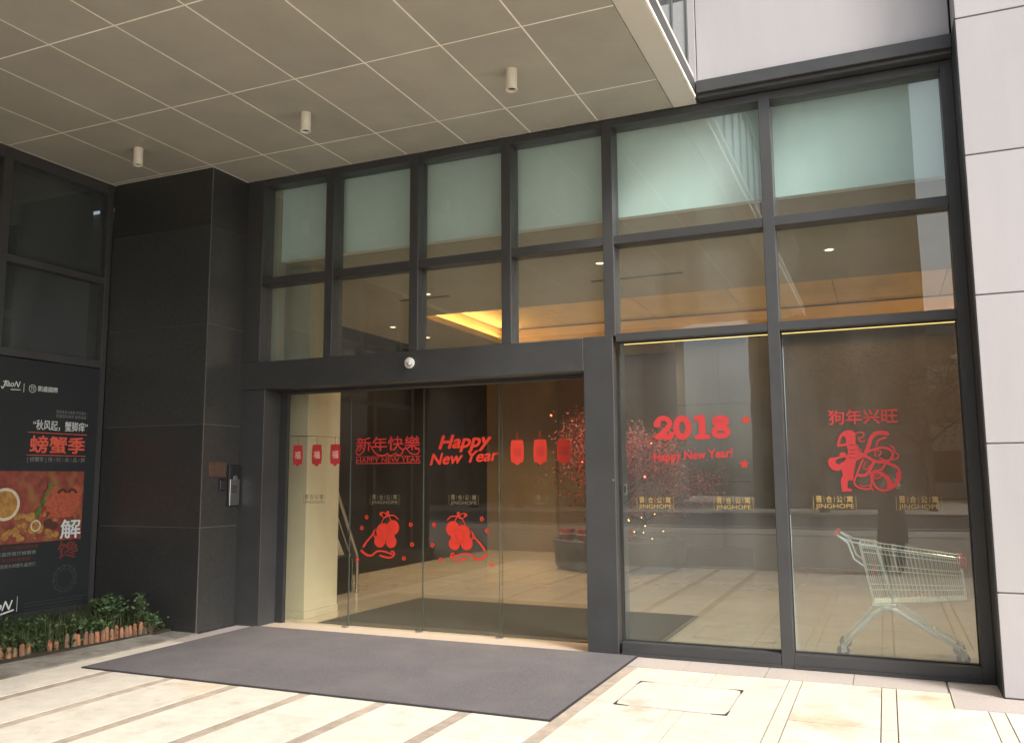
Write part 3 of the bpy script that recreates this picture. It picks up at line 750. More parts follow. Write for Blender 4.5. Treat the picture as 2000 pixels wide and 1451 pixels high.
def blossom_decal(pl, sgn, cx, pane, label):
    """gourd-like cluster hanging on ribbons, with small ring flowers; sgn -1 mirrors it"""
    def q(px, py):  # sheet coordinates of the left sticker
        X = (-5.23 + (560 + px / 5.0 - 710) * .00640); Z = 1.235 - (820 + py / 5.0 - 1000) * .0053
        return (cx + sgn * (X + 4.935), Z)
    F = Flat(pl, .002); F2 = Flat(pl, .006)
    s = .00128
    for (x, y, r) in ((1050, 1050, 62), (960, 1092, 70), (925, 1185, 55), (1035, 1190, 52), (1010, 1120, 60)):
        F.disc(*q(x, y), r * s, 24)
    for (x, y, r) in ((960, 1092, 70), (1010, 1120, 58)):
        F2.disc(*q(x, y), r * s, 24, r * s * .95)
    F2.ribbon([q(930, 1060), q(945, 1100), q(940, 1140)], .004).ribbon([q(1000, 1090), q(1010, 1130), q(1005, 1160)], .004)
    F.ribbon([q(940, 1010), q(960, 960), q(1000, 920)], .010).ribbon([q(1040, 1000), q(1020, 950), q(1000, 900)], .012)
    F.ribbon([q(1000, 930), q(1060, 930), q(1100, 965)], .012).ribbon([q(1000, 940), q(960, 950), q(930, 910), q(960, 900), q(1000, 930)], .010)
    o = F.build('fruit_decal', M['sticker_orange'], pane); o['label'] = label; F = Flat(pl, .0035)
    F.disc(*q(935, 915), .020, 12, .010).disc(*q(1000, 900), .018, 12, .008)
    F.ribbon([q(880, 1070), q(850, 1130), q(800, 1190), q(765, 1245)], (.012, .026)).ribbon([q(850, 1120), q(880, 1150), q(860, 1090)], .010)
    F.build('ribbon_decal', M['sticker_orange'], pane); F = Flat(pl, .002)
    F.ribbon([q(745, 1290), q(800, 1330), q(850, 1330), q(900, 1290), q(970, 1290), q(1030, 1310)], (.026, .016))
    F.ribbon([q(1050, 1290), q(1070, 1310), q(1040, 1345), q(980, 1345), q(930, 1330)], (.014, .022)); F.disc(*q(1050, 1300), .026, 16, .013)
    F.build('ribbon_decal', M['sticker_orange'], pane)
    for (x, y) in ((790, 950), (745, 1060), (1222, 1018), (1236, 1212), (1160, 1350), (705, 1378)):
        a, b_ = q(x, y); F = Flat(pl, .002); F.disc(a, b_, .021, 12, .009)
        for k in range(5): F.disc(a + .018 * cos(k * 1.2566), b_ + .018 * sin(k * 1.2566), .008, 8)
        F.build('flower_decal', M['sticker_orange'], pane)
    F2.build('fruit_decal', M['sticker_darkred'], pane)
blossom_decal(dpl(1), 1, -4.96, leaves[1], 'red hanging fruit cluster sticker')
blossom_decal(dpl(2), -1, -4.06, leaves[2], 'mirrored red hanging fruit cluster sticker')

# ---- decals on the fixed panes
GP = Plane((0, GY, 0), (1, 0, 0), (0, 0, 1))
for (a, b_) in ((-2.12, -1.79), (-1.415, -1.085)): jinghope(GP, a, b_, 1.30, 1.415, pane5, M['sticker_gold'])
for (a, b_) in ((-.575, -.245), (.072, .40)): jinghope(GP, a, b_, 1.315, 1.43, pane6, M['sticker_gold'])
F = Flat(GP, .002)      # slab-serif 2018
def n2(cx, z0, w_, h, t_):
    F.ribbon([(cx - w_ * .36, z0 + h * .70), (cx - w_ * .2, z0 + h * .90), (cx + w_ * .12, z0 + h * .90), (cx + w_ * .28, z0 + h * .68), (cx + w_ * .08, z0 + h * .42), (cx - w_ * .30, z0 + h * .14)], t_)
    F.ribbon([(cx - w_ * .36, z0 + h * .14), (cx - w_ * .1, z0 + h * .18), (cx + w_ * .18, z0 + h * .1), (cx + w_ * .36, z0 + h * .22)], t_ * 1.1); F.disc(cx - w_ * .33, z0 + h * .70, t_ * .72, 14)
def n0(cx, z0, w_, h, t_):
    F.ribbon([(cx + w_ * .30 * cos(a), z0 + h / 2 + (h * .5 - t_ / 2) * sin(a)) for a in [k * pi / 6 for k in range(13)]], t_ * 1.15)
def n1(cx, z0, w_, h, t_):
    F.ribbon([(cx, z0 + t_ / 2), (cx, z0 + h - t_ / 2)], t_ * 1.25); F.ribbon([(cx - w_ * .28, z0 + t_ * .4), (cx + w_ * .28, z0 + t_ * .4)], t_ * .85); F.ribbon([(cx - w_ * .28, z0 + h - t_ * .55), (cx, z0 + h - t_ * .5)], t_ * .9)
def n8(cx, z0, w_, h, t_):
    for (c, r) in ((.73, .24), (.28, .28)):
        F.ribbon([(cx + w_ * r * 1.15 * cos(a), z0 + h * c + (h * r - t_ / 2) * sin(a)) for a in [k * pi / 6 for k in range(13)]], t_)
for fn, cx_ in ((n2, -1.852), (n0, -1.683), (n1, -1.503), (n8, -1.335)): fn(cx_, 1.935, .19, .215, .048)
o = F.build('year_decal', M['sticker_rose'], pane5); o['label'] = 'large rose red 2018 sticker with slab figures'
F = Flat(GP, .0085)
for i in range(60):
    x = random.choice((-1.852, -1.683, -1.503, -1.335)) + random.uniform(-.08, .08); F.disc(x, random.uniform(1.95, 2.13), random.uniform(.002, .005), 6)
F2 = Flat(GP, .002); F2.text('Happy New Year!', -1.96, -1.24, 1.728, 1.835, .05, .05, radians(2.5))
o = F2.build('greeting_decal', M['sticker_rose'], pane5); o['label'] = 'rose red handwritten Happy New Year sticker below 2018'
for (x, z) in ((-1.113, 2.095), (-1.142, 1.705)):
    F = Flat(GP, .002); F.disc(x, z, .014, 12)
    for k in range(5): F.disc(x + .024 * cos(k * 1.2566 + .3), z + .024 * sin(k * 1.2566 + .3), .013, 10)
    F.build('flower_decal', M['sticker_darkred'], pane5)
F = Flat(GP, .002); F.text('狗年兴旺', -.425, .118, 2.03, 2.155, .02); o = F.build('dog_year_decal', M['sticker_rose'], pane6); o['label'] = 'row of four red Chinese characters'
# papercut: dog whose body joins the strokes of a fortune character
F = Flat(GP, .002)
def q(p): return (-.443 + (p[0] - 323) * .00068, 1.964 - (p[1] - 382) * .000737)
def S_(pts, wd): F.ribbon([q(p) for p in pts], [v * .00056 for v in wd] if isinstance(wd, tuple) else wd * .00056)
body = [(440, 548), (442, 500), (462, 430), (500, 385), (545, 362), (600, 358), (648, 380), (655, 450), (648, 520), (690, 600), (745, 630), (720, 675), (650, 710), (625, 790), (612, 860), (600, 930), (545, 928), (532, 975), (535, 1020), (582, 1030), (578, 1056), (466, 1058), (456, 925), (488, 870), (470, 805), (430, 825), (375, 812), (330, 768), (316, 705), (350, 672), (452, 660), (470, 612), (515, 608), (548, 650), (562, 600), (545, 535)]
h1_ = [(466, 520), (480, 460), (510, 420), (540, 440), (545, 505)]
h2_ = [(400, 720), (425, 692), (490, 672), (530, 668), (525, 700), (470, 735), (440, 750)]
slots = [[(575, y), (640, y + 8), (640, y + 16), (575, y + 9)] for y in (520, 575, 620, 665)]
F.poly([q(p) for p in body], [[q(p) for p in h] for h in [h1_, h2_] + slots])
S_([(655, 400), (700, 385), (750, 395), (740, 440), (690, 455), (720, 490), (760, 485)], 18)
S_([(655, 520), (690, 570), (715, 600)], 14)
S_([(760, 625), (800, 540), (830, 460), (880, 410), (950, 395), (1015, 408)], (50, 66))
S_([(890, 545), (900, 500), (940, 470), (1000, 452)], 26)
S_([(780, 610), (850, 585), (940, 565), (1020, 580), (1065, 625), (1050, 690), (1000, 715), (930, 690)], 34)
S_([(905, 660), (940, 610), (870, 600), (870, 660)], 16)
S_([(700, 640), (780, 670), (860, 715), (980, 735), (1090, 775), (1130, 840), (1125, 920), (1080, 985), (1010, 1030), (930, 1045), (860, 1010), (822, 920), (850, 840), (930, 810), (975, 745)], (44, 26))
S_([(1110, 860), (1105, 940), (1040, 1010)], 50)
S_([(725, 700), (680, 790), (640, 880), (612, 950), (650, 1005), (740, 1030), (810, 1020)], 26)
S_([(660, 870), (740, 875), (800, 810), (850, 725)], 40)
S_([(755, 720), (730, 790), (770, 800), (820, 750)], 16)
S_([(885, 835), (960, 875), (1010, 940), (1010, 1010)], (40, 80))
S_([(800, 830), (812, 930), (798, 1010)], 24)
S_([(680, 980), (720, 1000), (760, 985), (800, 1005), (830, 1055)], 16)
S_([(1040, 545), (1085, 570), (1090, 620), (1130, 650), (1105, 695), (1060, 700)], 18)
x_, z_ = q((870, 865)); F.disc(x_, z_, .040, 20, .030)
x_, z_ = q((860, 865)); F.disc(x_, z_, .016, 14, .010)
o = F.build('papercut_decal', M['sticker_rose'], pane6); o['label'] = 'red papercut sticker of a sitting dog joined to a fortune character'
# lock box and patch on the jamb side of the fixed pane
lk = box('latch_plate', -2.262, -2.228, GY + .03, GY + .045, 1.43, 1.535, M['steel'], cw, .002)
box('latch_plate', -2.254, -2.236, GY + .026, GY + .0305, 1.45, 1.515, M['black'], cw)
for z in (1.57,):
    B().lathe([(.010, 0), (.008, -.008), (0, -.010)], (-2.318, FY - .004, z), 12, 'Y').build('screw_cap', M['steel'], dp)
dc = thing('dome_camera', (-4.49, FY, 2.78), 'small white dome camera on the middle of the grey door lintel', 'security camera')
B().lathe([(.0, .001), (.055, .0), (.058, -.02), (.05, -.03)], (-4.49, FY - .006, 2.79), 24, 'Y').build('base_ring', M['white'], dc)
B().lathe([(.044, -.028), (.040, -.045), (.026, -.060), (0, -.066)], (-4.49, FY - .006, 2.785), 20, 'Y').build('dome', M['white'], dc)
B().lathe([(.030, -.040), (.026, -.056), (.012, -.068), (0, -.0705)], (-4.478, FY - .006, 2.775), 16, 'Y').build('lens_cover', M['steel'], dc)

# ================================================================== CANOPY
ca = thing('entrance_canopy', (-4.8, 4.5, 5.06), 'large flat entrance canopy with beige square ceiling panels and pale joints', 'canopy')
CZ = 5.06; Y_F = -3.6  # front edge out of view, extended forward to shade the left bays
B().box(-8.35, -1.66, Y_F + .05, 7.695, CZ + .0012, CZ + .14).build('joint_bed', M['joint_pale'], ca)
gx = [-8.19] + [-8.125 + .7157 * k for k in range(0, 9)] + [-1.662]
gx = [-8.19, -7.41, -6.695, -5.965, -5.25, -4.545, -3.83, -3.11, -2.40, -1.652]
gy = [7.695, 7.065, 5.765, 4.475, 3.185, 1.895, .605, -.685, -1.975, -3.265, Y_F + .05]
J = .008
for i in range(len(gx) - 1):
    for j in range(len(gy) - 1):
        x0, x1, y0, y1 = gx[i] + J, gx[i + 1] - J, gy[j + 1] + J, gy[j] - J
        if j == 0 and x1 < -6.6: continue                # the pillar stands here
        box('ceiling_panel', x0, x1, y0, y1, CZ, CZ + .0045, M['tile'], ca)
box('ceiling_panel', -8.18, -6.70, 7.072, 7.115, CZ, CZ + .0045, M['tile'], ca)
box('edge_beam', -1.650, -1.434, Y_F, 7.695, CZ - .006, CZ + .14, M['beam'], ca, .004)
box('edge_beam', -8.35, -1.652, Y_F - .2, Y_F + .048, CZ - .006, CZ + .16, M['beam'], ca, .004)
box('fascia', -1.432, -1.420, Y_F - .2, 7.55, CZ + .03, CZ + .165, M['frame'], ca, .003)
box('lit_edge_strip', -1.433, -1.416, Y_F - .2, 7.56, CZ - .006, CZ + .022, M['joint_pale'], ca, .002)  # pale strip, paints the bright line of the lit canopy edge
B().box(-8.35, -1.44, Y_F, 7.695, CZ + .145, CZ + .25).build('roof_slab', M['beam'], ca)
# balustrade on the canopy
bl = thing('roof_balustrade', (-1.46, 4.4, 5.3), 'frameless glass balustrade with grey posts along the canopy edge', 'balustrade')
yy = 7.42; ys = []
while yy > Y_F: ys.append(yy); yy -= .62
for i, yv in enumerate(ys):
    box('post', -1.475, -1.445, yv - .02, yv + .02, CZ + .17, CZ + 1.25, M['frame'], bl, .002)
    if i: box('glass_sheet', -1.466, -1.456, yv + .03, ys[i - 1] - .03, CZ + .27, CZ + 1.15, M['glass_bal'], bl)
box('handrail', -1.49, -1.43, ys[-1], 7.55, CZ + 1.252, CZ + 1.29, M['frame'], bl, .004)
# ceiling spotlights
for k, (x, lab) in enumerate(((-7.035, 'short white cylinder spotlight under the canopy, nearest the granite pillar'), (-4.89, 'short white cylinder spotlight under the canopy, the middle one of three'), (-2.75, 'short white cylinder spotlight under the canopy, nearest the canopy edge beam'))):
    t = thing('ceiling_spotlight', (x, 6.38, CZ), lab, 'spotlight', 'cylinder spotlights under the canopy')
    B().lathe([(.048, 0), (.048, -.17), (.051, -.172), (.051, -.183), (.043, -.183), (.040, -.15), (0, -.15)], (x, 6.38, CZ - .0005), 24).build('housing', M['lamp_paint'], t)
    B().lathe([(.038, 0), (.030, .006), (0, .008)], (x, 6.38, CZ - .165), 20).build('lens', M['dark_glass'], t)

# ================================================================== CLADDING ABOVE AND RIGHT
rw = thing('clad_side_wall', (2.0, 7.5, 0), 'pale aluminium panelled wall projecting right of the glass front', 'wall')
B().box(.712, 6.5, 7.285, 8.6, 0, 13).build('backing', M['alu_joint'], rw)
zj = [0.004, .745, 1.83, 2.955, 4.06, 5.185, 6.29, 7.39, 8.5, 9.6, 10.7, 11.8, 12.9]
for xi, (a, b_) in enumerate(((.700, 2.16), (2.17, 3.63), (3.64, 5.1), (5.11, 6.5))):
    for i in range(12):
        box('cladding_panel', a, b_, 7.27, 7.284, zj[i] + .006, zj[i + 1] - .006, M['alu'], rw, .003)
for i in range(4, 12): box('cladding_panel', .699, .7115, 7.2865, 7.60, zj[i] + .006, zj[i + 1] - .006, M['alu'], rw)
up = thing('upper_facade', (-4, 7.9, 5.2), 'pale panelled upper wall above the dark window heads', 'wall')
B().box(-9.6, .69, 7.64, 8.4, 5.22, 13).build('backing', M['alu_joint'], up)
zu = [5.222, 6.06, 6.16, 7.3, 8.4, 9.5, 10.6, 11.7, 12.8]
for (a, b_) in ((-1.405, .685), (-3.50, -1.413), (-5.60, -3.508), (-7.70, -5.608), (-9.5, -7.708)):
    for i in range(8):
        if i == 1: continue
        box('cladding_panel', a, b_, 7.61, 7.639, zu[i] + .006, zu[i + 1] - .006, M['alu'], up, .003)
box('shadow_gap', -9.5, .685, 7.63, 7.6395, 6.065, 6.155, M['frame_dark'], up)

# ================================================================== LOBBY
lf = B().box(-9.5, 3.1, 8.125, 18, -.05, -.012).build('lobby_floor', M['lob_joint']); tag(lf, kind='structure')
tx = -8.15; base = None; nt_ = 0
yv = 8.13; W_, D_ = .9, .9
for i in range(13):
    for j in range(11):
        x0, y0 = -8.45 + i * W_, 8.13 + j * D_
        if x0 > 3.0 or y0 + D_ > 18.1: continue
        if base is None:
            base = box('floor_tile', x0 + .002, x0 + W_ - .002, y0 + .002, y0 + D_ - .002, -.012, 0, M['lob_floor'], lf); o0 = origin(base) ; c0 = Vector((x0, y0, 0)); w0 = base.location.copy()
        else:
            c = base.copy(); C.objects.link(c); c.location = w0 + Vector((x0, y0, 0)) - c0
def struct(name, *a, **k):
    return tag(box(name, *a, **k), kind='structure')
struct('lobby_wall_left', -8.5, -8.25, 7.77, 18, 0, 5.3, M['dark_wall'])
struct('lobby_wall_back', -8.25, -6.48, 17.6, 17.8, 0, 4.3, M['brown_wall'])
struct('lobby_wall_back', -6.42, -3.5, 17.3, 17.5, 0, 4.3, M['brown_wall2'])
struct('lobby_wall_back', -6.478, -6.422, 17.45, 17.8, 0, 4.3, M['dark_wall'])
struct('lobby_wall_right', 3.0, 3.2, 8.4, 18, 0, 5.3, M['brown_wall'])
struct('lobby_wall_back', -1.6, 3.0, 16.2, 16.4, 0, 4.3, M['brown_wall'])
gw = thing('grey_panel_wall', (-2.7, 15.9, 0), 'grey stone panelled partition at the back of the lobby', 'partition')
box('backing', -3.5, -1.95, 15.83, 17.3, .0, 4.14, M['dark_wall'], gw)
for (z0, z1) in ((.35, 1.49), (1.51, 2.9), (2.92, 4.13)):
    box('stone_panel', -3.49, -2.72, 15.8, 15.829, z0, z1, M['grey_wall'], gw, .002); box('stone_panel', -2.71, -2.0, 15.8, 15.829, z0, z1, M['grey_wall'], gw, .002)
box('skirting', -3.49, -1.98, 15.79, 15.829, .01, .33, M['black'], gw)
t = box('lobby_column', -2.16, -1.74, 15.35, 15.75, .001, 4.02, M['grey_wall']); tag(t, 'square grey stone column inside the lobby behind the 2018 pane', 'column')
lc = thing('lobby_ceiling', (-2.5, 12, 4.14), 'beige lobby ceiling with a glowing recessed cove', 'ceiling')
CL = 4.14
TX0, TX1, TY0, TY1 = -6.62, 2.3, 11.7, 15.28
for a in ((-8.25, 3.0, 8.06, TY0), (-8.25, TX0, TY0 + .001, 17.6), (TX1, 3.0, TY0 + .001, TY1), (TX0 + .001, 3.0, TY1 + .001, 17.6)):
    zc = CL
    box('ceiling_board', *a, zc, CL + .10, M['lob_ceil'], lc)
for i in range(6):
    for j in range(2):
        wx = (TX1 - TX0 + .5) / 6; x0 = TX0 - .25 + i * wx; y0 = TY0 - .2 + j * 2.0
        box('tray_panel', x0 + .006, x0 + wx - .006, y0 + .006, y0 + 1.99, CL + .40, CL + .42, M['tray'], lc)
B().box(TX0 - .3, TX1 + .3, TY0 - .3, TY1 + .5, CL + .423, CL + .46).build('tray_backing', M['lob_joint'], lc)
for a in ((TX0 - .3, TX0 - .28, TY0 - .3, TY1 + .5), (TX1 + .28, TX1 + .3, TY0 - .3, TY1 + .5), (TX0 - .28, TX1 + .28, TY0 - .3, TY0 - .28), (TX0 - .28, TX1 + .28, TY1 + .48, TY1 + .5)):
    box('tray_side', *a, CL + .1, CL + .44, M['tray'], lc)
for a in ((TX0 - .24, TX0 - .20, TY0, TY1), (TX0, TX1, TY0 - .2, TY0 - .16), (TX1 + .16, TX1 + .2, TY0, TY1)):
    box('cove_tube', *a, CL + .105, CL + .135, M['cove'], lc)
box('cove_lip', TX0, 2.2, TY1, TY1 + .03, 4.03, 4.139, M['lob_ceil'], lc)
box('led_strip', TX0, 2.2, TY1 - .045, TY1 - .001, 4.035, 4.075, M['led'], lc)
for (x, y) in ((-5.95, 10.95), (-5.25, 11.0), (-3.0, 10.9)): pass
box('air_slot', -6.3, -5.5, 10.45, 10.53, CL - .004, CL - .0005, M['frame_dark'], lc)
box('air_slot', -3.4, -2.2, 10.45, 10.53, CL - .004, CL - .0005, M['frame_dark'], lc)
struct('upper_floor_slab', -9.5, 3.2, 8.41, 18, 5.31, 5.5, M['lob_ceil'])
dl = [(-5.72, 10.25, CL), (-7.52, 12.3, CL), (-7.52, 13.5, CL), (-.45, 10.1, CL), (-3.0, 9.6, CL), (-3.95, 15.7, CL), (-5.6, 15.9, CL), (1.3, 12.9 - 2, CL), (-7.5, 15.5, CL)]
names = ['above the left door leaves', 'near the dark lobby wall', 'deeper along the dark lobby wall', 'high in the right-hand pane', 'near the middle of the lobby ceiling', 'over the blossom tree', 'over the back of the lobby', 'near the side wall of the lobby', 'in the far corner of the lobby']
for (x, y, z), nm in zip(dl, names):
    t = thing('downlight', (x, y, z), 'small round warm downlight in the lobby ceiling ' + nm, 'downlight', 'downlights in the lobby ceiling')
    B().lathe([(.062, -.001), (.062, -.008), (.050, -.009), (.048, -.001)], (x, y, z), 18).build('trim_ring', M['white'], t)
    B().lathe([(.047, -.002), (0, -.0025)], (x, y, z), 16).build('diffuser', M['down'], t)
    L = bpy.data.lights.new('lamp', 'SPOT'); L.energy = 105; L.color = (1, .74, .46); L.spot_size = radians(110); L.spot_blend = .8; L.shadow_soft_size = .05
    lo = bpy.data.objects.new('lamp', L); C.objects.link(lo); lo.parent = t; lo.location = (0, 0, -.03)
# bulkhead hanging behind the upper panes
t = box('white_bulkhead', -6.40, .695, 7.96, 8.05, CL + .0, 5.25, M['bulk']); tag(t, 'white bulkhead just behind the upper row of panes', 'bulkhead')
struct('lobby_wall_left', -6.72, -6.405, 7.915, 8.05, 2.93, 5.25, M['lob_ceil'])
# cream pillar
cp = thing('cream_pillar', (-6.75, 8.65, 0), 'cream marble pillar just inside the leftmost door leaf', 'pillar')
for (z0, z1) in ((.08, 2.1), (2.106, CL)): box('marble_slab', -7.25, -6.24, 8.33, 8.98, z0, z1, M['cream'], cp, .004)
box('plinth', -7.26, -6.232, 8.322, 8.988, .0, .078, M['cream'], cp, .002)
box('return_wall', -7.6, -6.66, 8.10, 8.30, 0, 2.93, M['cream'], cp)
# stair handrail
sr = thing('stair_handrail', (-7.0, 10.6, 0), 'polished steel stair handrail beside the cream pillar', 'handrail')
B().tube([(-7.0, 10.55, 0), (-7.0, 10.55, .48), (-7.0, 10.53, .54), (-7.0, 10.1, 1.30), (-7.0, 9.7, 2.0)], .024, 12).build('rail', M['steel'], sr)
B().tube([(-7.08, 10.55, 0), (-7.08, 10.55, .44), (-7.08, 10.5, .50), (-7.08, 10.1, 1.18), (-7.08, 9.7, 1.88)], .010, 8).build('rail', M['steel'], sr)
B().add([(-7.2, 10.5, 0), (-7.2, 10.5, .02), (-7.2, 9.2, .02), (-7.2, 9.2, 0)], []).v
b = B(); b.add([(-7.30, 10.45, .52), (-7.30, 9.05, .52), (-7.30, 9.05, 2.6), (-7.15, 10.45, .52), (-7.15, 9.05, .52), (-7.15, 9.05, 2.6)], [(0, 1, 2), (3, 4, 5), (0, 1, 4, 3), (1, 2, 5, 4), (2, 0, 3, 5)])
b.build('stair_cheek', M['cream'], sr)
box('stair_base', -7.6, -7.06, 9.05, 10.50, 0, .50, M['dark_wall'], sr)
# inner carpet
mi = B()
q4 = [(-5.88, 8.14), (-3.35, 8.14), (-2.10, 8.36), (-2.10, 10.05), (-5.80, 10.25)]
q4 = [(-5.90, 8.14), (-3.28, 8.14), (-3.26, 8.14), (-2.10, 10.05), (-5.90, 10.28)]
t = thing('lobby_mat', (-4.4, 9.2, 0), 'dark grey carpet mat on the lobby floor inside the doors', 'door mat')
B().add([(-5.90, 8.135, .002), (-2.06, 8.135, .002), (-2.06, 10.12, .002), (-5.82, 10.28, .002), (-5.90, 8.135, .012), (-2.06, 8.135, .012), (-2.06, 10.12, .012), (-5.82, 10.28, .012)],
        [(0, 1, 2, 3), (4, 5, 6, 7), (0, 1, 5, 4), (1, 2, 6, 5), (2, 3, 7, 6), (3, 0, 4, 7)]).build('carpet', M['matin'], t)

# ---- blossom tree in a planter
bt = thing('blossom_tree', (-4.45, 15.0, 0), 'pink artificial blossom tree with red bulbs in a dark lobby planter', 'blossom tree')
B().lathe([(1.10, 0), (1.16, .06), (1.20, .50), (1.14, .52), (1.10, .44), (0, .44)], (-4.45, 15.1, .001), 28).build('planter', M['pot'], bt)
tr = B(); tips = []
def branch(p, d, r, n, depth):
    pts = [p]; q = p.copy()
    for i in range(n):
        d = (d + Vector((random.gauss(0, .18), random.gauss(0, .18), random.gauss(.03, .1)))).normalized(); q = q + d * (.22 if depth else .26); pts.append(q.copy())
    tr.tube(pts, [r * (1 - .6 * i / n) for i in range(n + 1)], 7)
    tips.extend(pts[1:] if depth > 0 else pts[-1:])
    if depth < 3:
        for k in range(4):
            a = random.uniform(0, 2 * pi); dd = Vector((cos(a), sin(a), random.uniform(.1, .8))).normalized()
            branch(pts[-1 - (k % 2)], dd, r * .5, 3, depth + 1)
branch(Vector((-4.5, 15.1, .44)), Vector((.05, 0, 1)), .075, 4, 0)
branch(Vector((-4.2, 15.1, .44)), Vector((.3, 0, .9)), .05, 3, 1)
tr.build('trunk', M['trunk'], bt)
pb = B()
for i in range(15000):
    p = random.choice(tips) + Vector((random.gauss(0, .19), random.gauss(0, .19), random.gauss(0, .17)))
    if p.z > 3.4 or p.z < .8: continue
    s_ = random.uniform(.010, .024); a = Vector((random.gauss(0, 1), random.gauss(0, 1), random.gauss(0, 1))).normalized(); u = a.orthogonal().normalized()
    pb.cur = 0 if random.random() < .5 else 1
    pb.add([p, p + (a + u) * s_, p + a * 2 * s_, p + (a - u) * s_], [(0, 1, 2, 3)])
o = pb.build('blossoms', [M['petal'], M['petal2']], bt); o['kind'] = 'stuff'
fb = B()
for i in range(34):
    p = random.choice(tips) + Vector((random.gauss(0, .2), -abs(random.gauss(.1, .2)), random.gauss(0, .2)))
    if .9 < p.z < 3.3 and i < 6: fb.lathe([(0, -.018), (.018, 0), (0, .018)], p, 6)
for p in ((-5.55, 14.6, 2.72), (-4.05, 14.2, 2.05), (-3.75, 14.3, 1.6)): fb.lathe([(0, -.022), (.022, 0), (0, .022)], p, 8)
o = fb.build('red_bulbs', M['fairy_red'], bt); o['kind'] = 'stuff'
fb = B()
for i in range(20):
    x = random.uniform(-4.9, -3.5); y = 15.1 - math.sqrt(max(0, 1.15 ** 2 - (x + 4.45) ** 2)) * random.uniform(.6, 1.0)
    fb.lathe([(0, -.011), (.011, 0), (0, .011)], (x, y - .03, .47 + random.random() ** 2 * .5), 6)
o = fb.build('fairy_lights', M['fairy'], bt); o['kind'] = 'stuff'
for (x, y, r, lab) in ((-5.25, 14.55, .13, 'left small red flower pot on the rim of the blossom planter'), (-4.85, 14.35, .14, 'second small red flower pot on the rim of the blossom planter'), (-4.1, 14.35, .15, 'red flower pot with glowing bulbs behind the fixed pane')):
    t = thing('red_pot', (x, y, .46), lab, 'flower pot', 'red flower pots in the lobby planter')
    B().lathe([(r * .7, 0), (r, .22), (r * 1.06, .23), (r * 1.06, .26), (r * .9, .26), (r * .88, .20), (0, .20)], (x, y, .442), 18).build('pot', M['red_pot'], t)
    B().lathe([(r * 1.02, 0), (r * 1.07, .01), (r * 1.02, .02)], (x, y, .60), 18).build('gold_band', M['sticker_gold'], t)

# ================================================================== SHOPPING TROLLEY (inside, behind the right pane)
sc = thing('shopping_trolley', (.05, 8.6, 0), 'empty wire shopping trolley with red handle parked behind the right glass pane', 'shopping trolley')
YN, YF_ = 8.35, 8.88                      # near and far side at the top
def side(yv):
    return dict(tb=Vector((-.255, yv, .99)), tf=Vector((.56, yv, .885)), bb=Vector((-.16, yv, .47)), bf=Vector((.585, yv, .53)))
def inset(p, f=.07):                      # the basket narrows towards bottom and front
    k = (.99 - p.z) / .5 * .05 + (p.x + .25) / .8 * .07
    p = p.copy(); p.y = p.y + k if p.y < 8.6 else p.y - k; return p
rods = []
for yv in (YN, YF_):
    s_ = side(yv)
    rim = [inset(s_['tb']), inset(s_['tf'])]
    B().tube(rim, .0065, 8).build('rim_rail', M['chrome2'], sc)
    for f, r in ((.12, .0035), (.42, .0030), (.76, .0030)):
        a = inset(s_['tb'].lerp(s_['bb'], f)); c = inset(s_['tf'].lerp(s_['bf'], f)); B().tube([a, c], r + .001, 6).build('wire', M['chrome'], sc)
    B().tube([inset(s_['bb']), inset(s_['bf'])], .006, 6).build('rim_rail', M['chrome2'], sc)
    for k in range(25):
        f = k / 24; a = inset(s_['tb'].lerp(s_['tf'], f)); c = inset(s_['bb'].lerp(s_['bf'], f)); B().tube([a, c], .0019, 5).build('wire', M['chrome'], sc)
a, c = side(YN), side(YF_)
for k in range(9):                        # front grid, floor grid, rear flap
    f = k / 8
    B().tube([inset(a['tf']).lerp(inset(c['tf']), f), inset(a['bf']).lerp(inset(c['bf']), f), inset(a['bb']).lerp(inset(c['bb']), f)], .0019, 5).build('wire', M['chrome'], sc)
    B().tube([inset(a['tb']).lerp(inset(c['tb']), f), inset(a['bb']).lerp(inset(c['bb']), f)], .0019, 5).build('wire', M['chrome'], sc)
for f in (0, .25, .5, .75, 1):
    B().tube([inset(a['tf'].lerp(a['bf'], f)), inset(c['tf'].lerp(c['bf'], f))], .003, 6).build('wire', M['chrome'], sc)
    B().tube([inset(a['bb'].lerp(a['bf'], f)), inset(c['bb'].lerp(c['bf'], f))], .003, 6).build('wire', M['chrome'], sc)
    B().tube([inset(a['tb'].lerp(a['bb'], f)), inset(c['tb'].lerp(c['bb'], f))], .003, 6).build('wire', M['chrome'], sc)
# child seat flap
fa = [Vector((-.12, 8.42, .97)), Vector((.02, 8.44, .50))]
B().tube([(-.13, 8.40, 1.0), (-.10, 8.40, .90), (.0, 8.42, .50), (.0, 8.80, .50), (-.10, 8.83, .90), (-.13, 8.83, 1.0)], .005, 6).build('seat_flap', M['chrome'], sc)
for k in range(7):
    y = 8.46 + k * .055; B().tube([(-.11, y, .93), (.0, y, .50)], .0019, 5).build('wire', M['chrome'], sc)
b = B(); b.box(-.135, -.125, 8.46, 8.52, .70, .86, .002); b.build('red_seat_plate', M['red_plastic'], sc)
